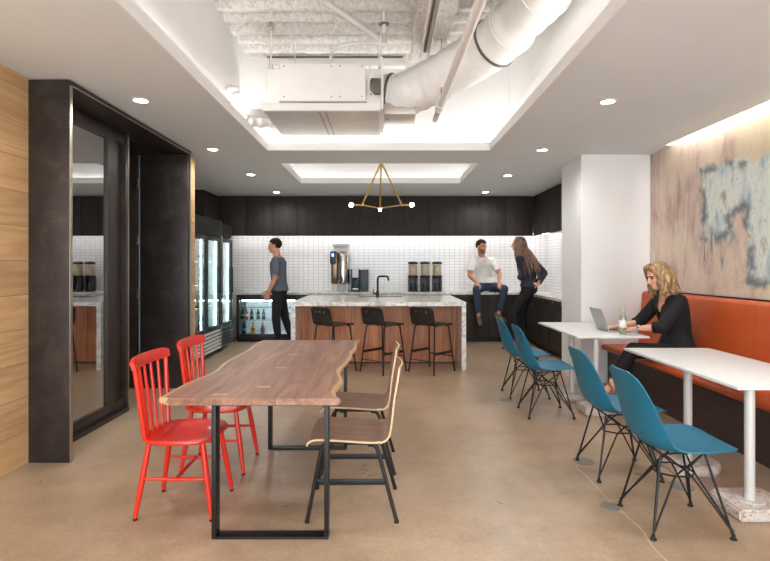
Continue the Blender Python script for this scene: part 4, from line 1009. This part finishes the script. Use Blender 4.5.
bm = BM(); box(bm, -1.40, .25, 6.05, 6.149, 3.78, 3.90, .004); part('channel', bm, 'hvac', cb)
part('dark_gap', box(BM(), -1.38, .22, 6.045, 6.05, 3.87, 3.892), 'gasket', cb)
# ------------------------------------------------------------------ people
def fused(bm, voxel=.005, smooth=3):
    """fuse overlapping shapes into one continuous skin; returns a new bmesh"""
    bmesh.ops.recalc_face_normals(bm, faces=bm.faces)
    me = bpy.data.meshes.new('tmp'); bm.to_mesh(me); bm.free()
    o = bpy.data.objects.new('tmp', me); COL.objects.link(o)
    r = o.modifiers.new('r', 'REMESH'); r.mode = 'VOXEL'; r.voxel_size = voxel; r.adaptivity = 0
    s = o.modifiers.new('s', 'SMOOTH'); s.factor = .5; s.iterations = smooth
    dg = bpy.context.evaluated_depsgraph_get(); dg.update()
    m2 = bpy.data.meshes.new_from_object(o.evaluated_get(dg))
    bpy.data.objects.remove(o); bpy.data.meshes.remove(me)
    out = bmesh.new(); out.from_mesh(m2); bpy.data.meshes.remove(m2)
    return out

def cut(bm, pred):
    bmesh.ops.delete(bm, geom=[f for f in bm.faces if pred(f.calc_center_median())], context='FACES'); return bm

def limb(bm, pts, rad, seg=14):
    P = [V(p) for p in pts]
    for i in range(len(P) - 1): cyl(bm, P[i], P[i + 1], rad[i], rad[i + 1], seg)
    for p, r in zip(P, rad): sphere(bm, p, r, seg)

def loft(bm, secs, seg=22):
    skin(bm, [[bm.verts.new(c + a * math.cos(t) + b * math.sin(t)) for t in [2 * PI * k / seg for k in range(seg)]] for c, a, b in secs])

def orient(f, u):
    f = f.normalized(); r = f.cross(u).normalized(); u = r.cross(f).normalized(); return f, r, u

def hand(bm, wr, d, pn, S, side, curl=.5, spread=.12):
    """palm, four unequal bent fingers, thumb leaving the side of the palm; pn points out of the palm, side=+1 puts thumb along d x pn"""
    d = d.normalized(); pn = (pn - d * pn.dot(d)).normalized(); ax = d.cross(pn) * side
    loft(bm, [(wr - d * .01 * S, ax * .026 * S, pn * .020 * S), (wr + d * .025 * S, ax * .036 * S, pn * .018 * S), (wr + d * .065 * S, ax * .043 * S, pn * .016 * S), (wr + d * .095 * S, ax * .041 * S, pn * .012 * S)], 14)
    for k, (off, L) in enumerate(((.031, .070), (.0105, .080), (-.0105, .075), (-.031, .058))):
        p = wr + d * (.088 - .004 * abs(k - 1)) * S + ax * off * S; v = (d + ax * spread * (1.5 - k) * .55).normalized()
        pts = [wr + d * .05 * S + ax * off * .8 * S, p]
        for j, q in enumerate((.45, .32, .23)):
            v = (v + pn * curl * (.55 + .35 * j)).normalized(); p = p + v * L * q * S; pts.append(p)
        limb(bm, pts, [.010 * S, .0098 * S, .009 * S, .0082 * S, .007 * S], 10)
    p = wr + d * .022 * S + ax * .030 * S; v = (d * .75 + ax * .75 + pn * .25).normalized(); pts = [p]
    for j, q in enumerate((.040, .034, .028)):
        p = p + v * q * S; pts.append(p); v = (v + d * .35 + pn * curl * .3).normalized()
    limb(bm, pts, [.015 * S, .0125 * S, .0105 * S, .0085 * S], 10)

def head(bm, c, f, u, S, slim=1.0):
    f, r, u = orient(f, u); R = Matrix((r, f, u)).transposed()
    at_ = lambda a, b, q: c + (r * a + f * b + u * q) * S
    E = lambda p, rad, seg=18: sphere(bm, at_(*p), V(rad) * S, seg, R)
    E((0, -.012, .035), (.074 * slim, .096, .086), 24)
    E((0, .022, -.030), (.060 * slim, .070, .082), 22)
    E((0, .040, -.082), (.040 * slim, .044, .034))
    E((.026, .060, -.028), (.026, .022, .026)); E((-.026, .060, -.028), (.026, .022, .026))
    E((0, .074, .026), (.050 * slim, .016, .014))
    limb(bm, [at_(0, .084, .012), at_(0, .100, -.016), at_(0, .108, -.030)], [.0085 * S, .011 * S, .0125 * S], 10)
    E((.010, .098, -.033), (.009, .011, .008), 10); E((-.010, .098, -.033), (.009, .011, .008), 10)
    E((0, .086, -.058), (.022, .010, .007), 12); E((0, .084, -.068), (.018, .010, .007), 12)
    for s in (1, -1): E((s * .076 * slim, -.008, -.006), (.010, .019, .031), 12)
    return at_, R

def face_parts(o, at_, R, S, smile=False, lip='lips', brow='hair_dark'):
    bm = BM()
    for s in (1, -1): sphere(bm, at_(s * .031, .080, .004), V((.0135, .0075, .0075)) * S, 12, R)
    part('eyes', bm, 'eye', o)
    bm = BM()
    for s in (1, -1): tube(bm, [at_(s * .016, .090, .021), at_(s * .032, .090, .027), at_(s * .048, .078, .020)], [.003 * S, .0045 * S, .002 * S], 8)
    part('eyebrows', bm, brow, o)
    bm = BM()
    sphere(bm, at_(0, .0925, -.0585), V((.023, .008, .0045)) * S, 14, R); sphere(bm, at_(0, .0905, -.0685), V((.019, .008, .005)) * S, 14, R)
    part('lips', bm, lip, o)
    if smile: part('teeth', sphere(BM(), at_(0, .0965, -.0635), V((.020, .006, .0045)) * S, 14, R), 'teeth', o)

def torso_secs(J, S, k, fem=False, grow=0.0, lo=0.0, hi=1.0):
    """cross-sections from the seat (0) to the neck base (1)"""
    rs = (J['shR'] - J['shL']).normalized(); rh = (J['hipR'] - J['hipL']).normalized()
    hipc = (J['hipR'] + J['hipL']) / 2
    pts = catmull([hipc - V((0, 0, .07 * S)), hipc + V((0, 0, .04 * S)), J['waist'], J['chest'], (J['shR'] + J['shL']) / 2, J['neck']], 4)
    tab = [(0, .115, .100), (.10, .168, .122), (.2, .172, .122), (.4, .140, .105), (.6, .160, .118), (.75, .172, .118), (.82, .165, .098), (.92, .110, .075), (1.0, .062, .062)]
    if fem: tab = [(0, .115, .100), (.10, .170, .120), (.2, .170, .118), (.4, .118, .092), (.6, .140, .112), (.72, .148, .112), (.82, .140, .086), (.92, .090, .066), (1.0, .050, .052)]
    out = []
    for i, p in enumerate(pts):
        t = i / (len(pts) - 1)
        if t < lo - 1e-6 or t > hi + 1e-6: continue
        for (a, wa, da), (b, wb, db) in zip(tab, tab[1:]):
            if a <= t <= b + 1e-9: q = (t - a) / (b - a); w_, d_ = wa + (wb - wa) * q, da + (db - da) * q; break
        up = (pts[min(i + 1, len(pts) - 1)] - pts[max(i - 1, 0)]).normalized()
        r = rh.lerp(rs, min(1, max(0, (t - .2) / .5))); r = (r - up * r.dot(up)).normalized(); f = up.cross(r)
        out.append((p, r * (w_ * k * S + grow), f * (d_ * k * S + grow)))
    return out

def shoe(bm, ank, d, un, S, hgt=.085, boot=0):
    d = d.normalized(); un = (un - d * un.dot(d)).normalized(); r = d.cross(un); s0 = ank - un * hgt * S
    rows = []
    for x, w_, h in ((-.068, .022, .05), (-.06, .033, .075), (-.03, .037, .088), (.02, .038, .086), (.06, .042, .072), (.105, .048, .056), (.145, .046, .046), (.175, .036, .037), (.192, .018, .028)):
        ring_ = []
        for k in range(16):
            a = 2 * PI * k / 16; ca, sa = math.cos(a), math.sin(a)
            ring_.append(bm.verts.new(s0 + (d * x + r * w_ * math.copysign(abs(ca) ** .8, ca) + un * (h / 2 + h / 2 * math.copysign(abs(sa) ** .7, sa))) * S))
        rows.append(ring_)
    skin(bm, rows)
    if boot: limb(bm, [ank, ank + un * boot], [.042 * S, .046 * S])

def person(label, J, S, hd, hu, fem=False, build=1.0, skin_m='skin', top='shirt_white', bottom='jeans', shoes='leather_brown', sleeve=.62, hem=.12, curl=(.5, .5), voxel=.0045, bare_feet=False, boot=0, smile=False, beard=None, arm=1.0, low=None, leg=1.0):
    t_ = J
    bm = BM()
    loft(bm, torso_secs(J, S, build * .96, fem))
    at_, R = head(bm, J['head'], hd, hu, S, .94 if fem else 1.0)
    nk = .047 if fem else .056
    limb(bm, [J['neck'] - V((0, 0, .02)), J['neck'].lerp(at_(0, -.02, -.06), .5), at_(0, -.015, -.04)], [nk * S * 1.12, nk * S, nk * S])
    ak = (.82 if fem else 1.0) * arm
    for q in 'LR':
        sh, el, wr = J['sh' + q], J['el' + q], J['wr' + q]
        limb(bm, [J['neck'].lerp(sh, .35) - V((0, 0, .03 * S)), sh, sh.lerp(el, .5), el, el.lerp(wr, .35), wr], [.05 * S, .056 * S * ak, .047 * S * ak, .040 * S * ak, .040 * S * ak, .026 * S * ak])
        hand(bm, wr, J['hd' + q], J['pn' + q], S * (.94 if fem else 1.0), J.get('th' + q, 1), curl[0 if q == 'L' else 1])
        hp, kn, an = J['hip' + q], J['kn' + q], J['an' + q]
        lk = (.93 if fem else 1.0) * leg
        limb(bm, [hp, hp.lerp(kn, .5), kn, kn.lerp(an, .3), an], [.084 * S * lk, .070 * S * lk, .052 * S * lk, .052 * S * lk, .036 * S * lk])
        shoe(bm, an, J['ft' + q], J['fu' + q], S * .90, .09)
    bm = fused(bm, voxel, 2)
    low = min(v.co.z for v in bm.verts) if low is None else low
    me = bpy.data.meshes.new('person'); base = V((J['hipL'].x, J['hipL'].y, low))
    bmesh.ops.translate(bm, verts=bm.verts, vec=-base); bm.to_mesh(me); bm.free(); me.materials.append(M[skin_m])
    for p in me.polygons: p.use_smooth = True
    o = bpy.data.objects.new('person', me); COL.objects.link(o); o.location = base; tag(o, label, 'person')
    face_parts(o, at_, R, S, smile, brow='hair_dark')
    # trousers
    bm = BM(); g = .012
    loft(bm, torso_secs(J, S, build, fem, g * .6, 0, .36))
    for q in 'LR':
        hp, kn, an = J['hip' + q], J['kn' + q], J['an' + q]; lk = (.93 if fem else 1.0) * leg
        e = kn.lerp(an, J.get('cuff', .93))
        limb(bm, [hp, hp.lerp(kn, .5), kn, kn.lerp(an, .35), kn.lerp(an, .7), e], [(.084 * lk) * S + g, .070 * S * lk + g, .054 * S * lk + g, .052 * S * lk + g, .043 * S * lk + g, .039 * S * lk + g])
        dn = (an - kn).normalized()
    bm = fused(bm, .006, 3)
    for q in 'LR':
        e = J['kn' + q].lerp(J['an' + q], J.get('cuff', .93)); dn = (J['an' + q] - J['kn' + q]).normalized()
        cut(bm, lambda c: (c - e).dot(dn) > .0 and (c - e).length < .09)
    part('trousers', bm, bottom, o, recalc=False, sharp=180)
    # shoes
    for q in 'LR':
        if not bare_feet:
            bm = BM(); shoe(bm, J['an' + q], J['ft' + q], J['fu' + q], S, .088, boot); bm = fused(bm, .005, 2); sh_o = part('shoe', bm, shoes, o, recalc=False, sharp=180)
            d = J['ft' + q].normalized(); un = J['fu' + q]; un = (un - d * un.dot(d)).normalized(); r = d.cross(un); s0 = J['an' + q] - un * .088 * S
            bm = BM(); pr = [(-.07, .024), (-.05, .036), (.0, .038), (.06, .042), (.11, .050), (.15, .048), (.18, .036), (.197, .012)]
            pts = [s0 + (d * x + r * w_) * S for x, w_ in pr] + [s0 + (d * x - r * w_) * S for x, w_ in reversed(pr)]
            lo_ = [bm.verts.new(p - un * .010 * S) for p in pts]; hi_ = [bm.verts.new(p + un * .006 * S) for p in pts]; skin(bm, [lo_, hi_]); part('sole', bm, 'rubber', sh_o)
    return o, at_, R

def upper(o, J, S, build, fem, mat, sleeve, hem, grow=.014, name='shirt', neck=.94, cutters=(), arm=1.0, loose=0.0, voxel=.006):
    bm = BM(); secs = torso_secs(J, S, build, fem, grow, hem, neck)
    if loose: secs = [(c, a * (1 + loose * max(0, 1 - 2.2 * k / len(secs))), b * (1 + loose * max(0, 1 - 2.2 * k / len(secs)))) for k, (c, a, b) in enumerate(secs)]
    loft(bm, secs); ak = (.82 if fem else 1.0) * arm; ends = []
    for q in 'LR':
        sh, el, wr = J['sh' + q], J['el' + q], J['wr' + q]
        pts = [J['neck'].lerp(sh, .45) - V((0, 0, .035 * S)), sh]; rd = [.045 * S + grow, .056 * S * ak + grow]
        if sleeve <= 1: e = sh.lerp(el, sleeve); pts.append(e); rd.append(.050 * S * ak + grow + .006); ends.append((e, (el - sh).normalized()))
        else:
            e = el.lerp(wr, sleeve - 1); pts += [sh.lerp(el, .5), el, e]; rd += [.050 * S * ak + grow, .043 * S * ak + grow, .036 * S * ak + grow]; ends.append((e, (wr - el).normalized()))
        limb(bm, pts, rd)
    bm = fused(bm, voxel, 3)
    for e, dn in ends: cut(bm, lambda c: (c - e).dot(dn) > -.002 and (c - e).length < .10)
    nb = J['neck']; upn = (J['neck'] - J['chest']).normalized()
    for cf in cutters: cut(bm, cf)
    # woven wrinkles
    for v in bm.verts:
        n_ = mnoise.noise(v.co * 9) * .004 + mnoise.noise(V((v.co.x * 22, v.co.y * 22, v.co.z * 9))) * .0022
        v.co += v.normal * n_
    return part(name, bm, mat, o, recalc=False, sharp=180)

def hair_cap(o, at_, R, S, mat, pred, grow=.010, name='hair', rough_=.004, extra=()):
    bm = BM(); sphere(bm, at_(0, -.016, .040), V((.076 + grow * .6, .097 + grow, .086 + grow)) * S, 30, R)
    for p, rad in extra: sphere(bm, at_(*p), V(rad) * S, 20, R)
    bm = fused(bm, .005, 1)
    inv = R.transposed(); c0 = at_(0, 0, 0)
    loc = lambda c: (inv @ (c - c0)) / S
    cut(bm, lambda c: pred(loc(c)))
    for v in bm.verts: v.co += v.normal * (mnoise.noise(v.co * 60) * rough_ + mnoise.noise(v.co * 25) * rough_)
    return part(name, bm, mat, o, recalc=False, sharp=180)

def beard(o, at_, R, S, mat):
    bm = BM(); sphere(bm, at_(0, .022, -.030), V((.0615, .0725, .085)) * S, 24, R); sphere(bm, at_(0, .040, -.082), V((.043, .0475, .0375)) * S, 18, R)
    bm = fused(bm, .005, 1); inv = R.transposed(); c0 = at_(0, 0, 0)
    def pred(c):
        q = (inv @ (c - c0)) / S
        return q.z > -.035 - .03 * max(0, 1 - abs(q.x) / .04) + (.0 if q.y > .03 else .03) or q.y < -.005 or (abs(q.x) < .024 and -.074 < q.z < -.052)
    cut(bm, pred); return part('beard', bm, mat, o, recalc=False, sharp=180)

def strands(o, paths, rad, mat, name='hair', voxel=.005, smooth=1):
    bm = BM()
    for p in paths:
        c = catmull(p, 6); n = len(c); tube(bm, c, [rad * (.75 + .35 * math.sin(PI * k / (n - 1))) * (1 - .55 * max(0, k / (n - 1) - .6) / .4) for k in range(n)], 8)
    return part(name, fused(bm, voxel, smooth), mat, o, recalc=False, sharp=180)

Z = V((0, 0, 1))
# ---- woman working on the bench, facing -x, legs crossed
S = 1.08
J = dict(head=V((2.700, 5.06, 1.318)), neck=V((2.80, 5.09, 1.135)), chest=V((2.865, 5.09, .95)), waist=V((2.90, 5.09, .76)), pelvis=V((2.90, 5.09, .60)),
         shL=V((2.835, 4.925, 1.075)), shR=V((2.835, 5.265, 1.075)), elL=V((2.66, 4.90, .835)), elR=V((2.66, 5.36, .83)), wrL=V((2.505, 5.10, .80)), wrR=V((2.50, 5.36, .80)),
         hdL=V((-1, .9, -.12)), hdR=V((-1, .15, -.1)), pnL=V((0, 0, -1)), pnR=V((0, 0, -1)), thL=1, thR=-1,
         hipL=V((2.90, 4.995, .572)), hipR=V((2.90, 5.185, .572)), knL=V((2.42, 5.00, .615)), knR=V((2.47, 5.17, .545)), anL=V((2.235, 5.03, .29)), anR=V((2.40, 5.16, .10)),
         ftL=V((-1, -.05, -.35)), ftR=V((-1, -.1, 0)), fuL=V((-.35, 0, 1)), fuR=Z, cuff=.92)
o, at_, R = person('woman in black blazer typing at the laptop, sitting on the tan bench with crossed legs', J, S, V((-1, -.12, -.30)), V((-.18, 0, 1)), True, skin_m='skin', bottom='trousers_black', bare_feet=True, leg=.88, curl=(.35, .35), low=.004)
def vneck(c):
    q = c - J['neck']; d = (c.x - J['neck'].x)
    return (q.z > -.36 and c.x < 2.80 - .0 and abs(c.y - 5.09) < .075 * (q.z + .36) / .36 and c.x < J['neck'].x + .02 - .25 * q.z * -1) or ((c - J['neck']).length < .085 and q.z > -.01)
upper(o, J, S, 1.0, True, 'blazer', 1.32, .10, grow=.020, name='blazer', cutters=(vneck,), arm=1.12, loose=.10)
bm = BM(); loft(bm, torso_secs(J, S, 1.0, True, .007, .1, .66)); part('black_top', fused(bm, .006, 2), 'trousers_black', o, recalc=False, sharp=180)
paths = []; rnd = random.Random(3)
for k in range(150):
    a = rnd.uniform(-PI, PI); s = math.sin(a); cth = math.cos(a)      # a = 0 faces back of head
    if cth < -.55 and abs(s) < .75: continue
    r0 = rnd.uniform(.15, 1.0)
    side = 1 if s > 0 else -1
    p0 = at_(.016 * rnd.uniform(-1, 1), .045 - .09 * r0, .126)
    p1 = at_(.060 * s, -.02 - .065 * cth, .104)
    p2 = at_(.088 * s, -.016 - .100 * cth, .035)
    L = rnd.uniform(.16, .245); ph = rnd.uniform(0, 6.3); w_ = .014
    pts = [p0, p1, p2]
    for j in range(1, 5):
        q = j / 4; pts.append(at_((.092 + .020 * q) * s + w_ * math.sin(ph + q * 6.5) * (.4 + q), -.016 - (.104 + .022 * q) * cth + w_ * math.cos(ph + q * 6.5) * q, .035 - L * q))
    paths.append(pts)
for k in range(34):
    s = rnd.uniform(-1, 1); paths.append([at_(.01, .03, .128), at_(.045 * s, .075, .112), at_(.085 * math.copysign(1, s), .055, .04 + .02 * s), at_(.094 * math.copysign(1, s), .045, -.03), at_(.09 * math.copysign(1, s), .05 + .02 * s, -.10), at_(.095 * math.copysign(1, s), .02, -.16)])
strands(o, paths, .0115, 'hair_blonde', voxel=.0045)
part('hair_crown', sphere(BM(), at_(0, -.018, .040), V((.080, .100, .090)) * S * .985, 24, R), 'hair_blonde', o) if False else None
wt = part('watch', (lambda b: (tube(b, [J['wrL'] + (J['elL'] - J['wrL']).normalized() * .012, J['wrL'] + (J['elL'] - J['wrL']).normalized() * .030], .030 * S, 18), sphere(b, J['wrL'] + (J['elL'] - J['wrL']).normalized() * .02 + V((.0, -.022, .022)), .017, 12), b)[-1])(BM()), 'chrome', o)
for q in 'LR':
    d = J['ft' + q].normalized(); un = (J['fu' + q] - d * J['fu' + q].dot(d)).normalized(); r = d.cross(un); s0 = J['an' + q] - un * .081 * S
    bm = BM(); pr = [(-.062, .022), (-.045, .034), (.0, .036), (.06, .040), (.11, .046), (.15, .043), (.178, .03)]
    pts = [s0 + (d * x + r * w_) * S for x, w_ in pr] + [s0 + (d * x - r * w_) * S for x, w_ in reversed(pr)]
    skin(bm, [[bm.verts.new(p - un * .016) for p in pts], [bm.verts.new(p + un * .008) for p in pts]]); sd = part('sandal', bm, 'sandal', o)
    bm = BM()
    for x0, h in ((.115, .054), (.03, .082)):
        c0 = s0 + d * x0 * S; rs = []
        for sgn in (0, 1):
            rs.append([c0 + d * (.024 * sgn) * S + (r * .050 * math.cos(a) + un * (h * math.sin(a))) * S for a in [PI * k / 12 for k in range(13)]])
        sheet(bm, rs, .005)
    part('sandal_strap', bm, 'sandal', sd)

# ---- man sitting on the worktop
S = 1.07
J = dict(head=V((1.825, 9.60, 1.775)), neck=V((1.85, 9.70, 1.60)), chest=V((1.88, 9.76, 1.40)), waist=V((1.93, 9.79, 1.18)), pelvis=V((1.95, 9.8, 1.03)),
         shR=V((1.668, 9.66, 1.51)), shL=V((2.052, 9.72, 1.52)), elR=V((1.60, 9.55, 1.235)), elL=V((2.165, 9.62, 1.265)), wrR=V((1.695, 9.36, 1.12)), wrL=V((2.115, 9.42, 1.115)),
         hdR=V((.10, -.75, -.55)), hdL=V((-.05, -.75, -.6)), pnR=V((.1, .4, -1)), pnL=V((-.1, .4, -1)), thR=-1, thL=1,
         hipR=V((1.835, 9.74, 1.025)), hipL=V((2.045, 9.74, 1.025)), knR=V((1.675, 9.30, 1.005)), knL=V((2.19, 9.32, 1.005)), anR=V((1.725, 9.36, .53)), anL=V((2.10, 9.38, .56)),
         ftR=V((.10, -.75, -.60)), ftL=V((.62, -.55, -.38)), fuR=V((.05, -.6, .8)), fuL=V((.3, -.3, .9)), cuff=.90)
o, at_, R = person('man in white short-sleeved shirt and jeans sitting on the back worktop', J, S, V((.55, -.83, -.05)), V((.05, -.03, 1)), skin_m='skin2', bottom='jeans', smile=True, curl=(.35, .4), low=CT)
upper(o, J, S, 1.04, False, 'shirt_white', .72, .16, grow=.014, cutters=(lambda c: (c - J['neck']).length < .075 * 1.07 and c.z > J['neck'].z - .045,), arm=1.0, loose=.10)
bm = BM()
for s in (1, -1):
    a = J['neck'] + V((s * .015, -.075, -.045)); rows = [[a, a + V((s * .035, .005, .035)), a + V((s * .065, .055, .065))], [a + V((s * .012, -.012, -.05)), a + V((s * .058, -.004, -.005)), a + V((s * .088, .05, .03))]]
    sheet(bm, rows, .006)
part('collar', bm, 'shirt_white', o)
bm = BM()
for k in range(5): sphere(bm, J['chest'].lerp(J['waist'], k * .22) + V((-.006, -.142 + .008 * k, 0)), .0055, 8)
hair_cap(o, at_, R, S, 'hair_dark', lambda q: q.z < -.02 or (q.y > .035 and q.z < .068 - .1 * max(0, .07 - q.y)) or (q.y > -.005 and q.z < .03), grow=.012)
beard(o, at_, R, S, 'beard')
bm.free()

# ---- long-haired woman leaning on the side worktop, seen from behind
S = 1.09
J = dict(head=V((2.305, 8.80, 1.79)), neck=V((2.385, 8.79, 1.60)), chest=V((2.445, 8.78, 1.40)), waist=V((2.475, 8.78, 1.20)), pelvis=V((2.49, 8.78, 1.05)),
         shL=V((2.30, 8.67, 1.53)), shR=V((2.555, 8.92, 1.53)), elL=V((2.345, 8.70, 1.25)), elR=V((2.745, 8.80, 1.295)), wrL=V((2.37, 8.97, 1.22)), wrR=V((2.585, 8.66, 1.105)),
         hdL=V((.2, .8, .1)), hdR=V((-1, -.25, .05)), pnL=V((.8, -.2, 0)), pnR=V((.3, .9, -.1)), thL=1, thR=1,
         hipL=V((2.44, 8.70, 1.03)), hipR=V((2.53, 8.87, 1.03)), knL=V((2.21, 8.74, .60)), knR=V((2.34, 8.86, .57)), anL=V((2.235, 8.78, .10)), anR=V((2.27, 8.92, .10)),
         ftL=V((-.75, .2, 0)), ftR=V((-.7, .5, 0)), fuL=Z, fuR=Z, cuff=.90)
o, at_, R = person('woman with very long brown hair and navy top leaning on the side worktop', J, S, V((-.93, .36, -.06)), V((0, 0, 1)), True, skin_m='skin', bottom='trousers_black', shoes='leather_orange', boot=.05, smile=True, curl=(.5, .3), low=.0)
upper(o, J, S, 1.02, True, 'navy', 1.78, .17, grow=.016, name='navy_top', cutters=(lambda c: (c - J['neck']).length < .07 and c.z > J['neck'].z - .03,), arm=1.2, loose=.06)
paths = []; rnd = random.Random(11)
down = V((.40, -.02, -1)).normalized()
for k in range(170):
    a = rnd.uniform(-PI, PI); s = math.sin(a); cth = math.cos(a)
    if cth < -.62: continue
    p0 = at_(.014 * rnd.uniform(-1, 1), .040 - .07 * rnd.random(), .116); p1 = at_(.060 * s, -.015 - .06 * cth, .100); p2 = at_(.086 * s, -.016 - .100 * cth, .035)
    p3 = at_(.096 * s, -.018 - .115 * cth, -.06); L = rnd.uniform(.34, .52); ph = rnd.uniform(0, 6.3)
    pts = [p0, p1, p2, p3]; b0 = p3
    out = V((p3.x - J['head'].x, p3.y - J['head'].y, 0)).normalized()
    for j in range(1, 6):
        q = j / 5
        sp = V((.17 * q * (.25 + .75 * (.5 + .5 * (p3.x - J['head'].x) / .11)), -.05 * q, -L * q))
        pts.append(b0 + sp + out * .035 * math.sin(PI * q * .8) + V((.010 * math.sin(ph + 5 * q), .010 * math.cos(ph + 5 * q), 0)))
    paths.append(pts)
strands(o, paths, .0125, 'hair_long', voxel=.005)

# ---- man walking past the drinks fridge
S = 1.06
J = dict(head=V((-1.895, 8.90, 1.765)), neck=V((-1.855, 8.90, 1.585)), chest=V((-1.835, 8.90, 1.38)), waist=V((-1.82, 8.90, 1.15)), pelvis=V((-1.815, 8.9, 1.0)),
         shL=V((-1.835, 8.70, 1.505)), shR=V((-1.835, 9.10, 1.505)), elL=V((-1.845, 8.66, 1.20)), elR=V((-1.88, 9.14, 1.21)), wrL=V((-1.955, 8.68, .965)), wrR=V((-2.02, 9.10, .99)),
         hdL=V((-.35, .05, -1)), hdR=V((-.5, 0, -1)), pnL=V((0, 1, 0)), pnR=V((0, -1, 0)), thL=-1, thR=1,
         hipL=V((-1.815, 8.80, .98)), hipR=V((-1.815, 9.0, .98)), knL=V((-1.855, 8.79, .53)), knR=V((-1.745, 9.0, .54)), anL=V((-1.80, 8.79, .093)), anR=V((-1.60, 9.0, .115)),
         ftL=V((-1, -.05, 0)), ftR=V((-1, 0, -.18)), fuL=Z, fuR=V((-.18, 0, 1)), cuff=.93)
o, at_, R = person('man in grey T-shirt and dark trousers walking past the drinks fridge', J, S, V((-1, -.06, -.06)), V((-.02, 0, 1)), skin_m='skin2', bottom='trousers_black', shoes='rubber', curl=(.35, .35), low=.0)
upper(o, J, S, 1.02, False, 'tee', .80, .12, grow=.014, name='t_shirt', cutters=(lambda c: (c - J['neck']).length < .075 and c.z > J['neck'].z - .035,), arm=1.1, loose=.08)
hair_cap(o, at_, R, S, 'hair_dark', lambda q: q.z < -.045 or (q.y > .03 and q.z < .066 - .1 * max(0, .07 - q.y)) or (q.y > -.01 and q.z < .025), grow=.010)
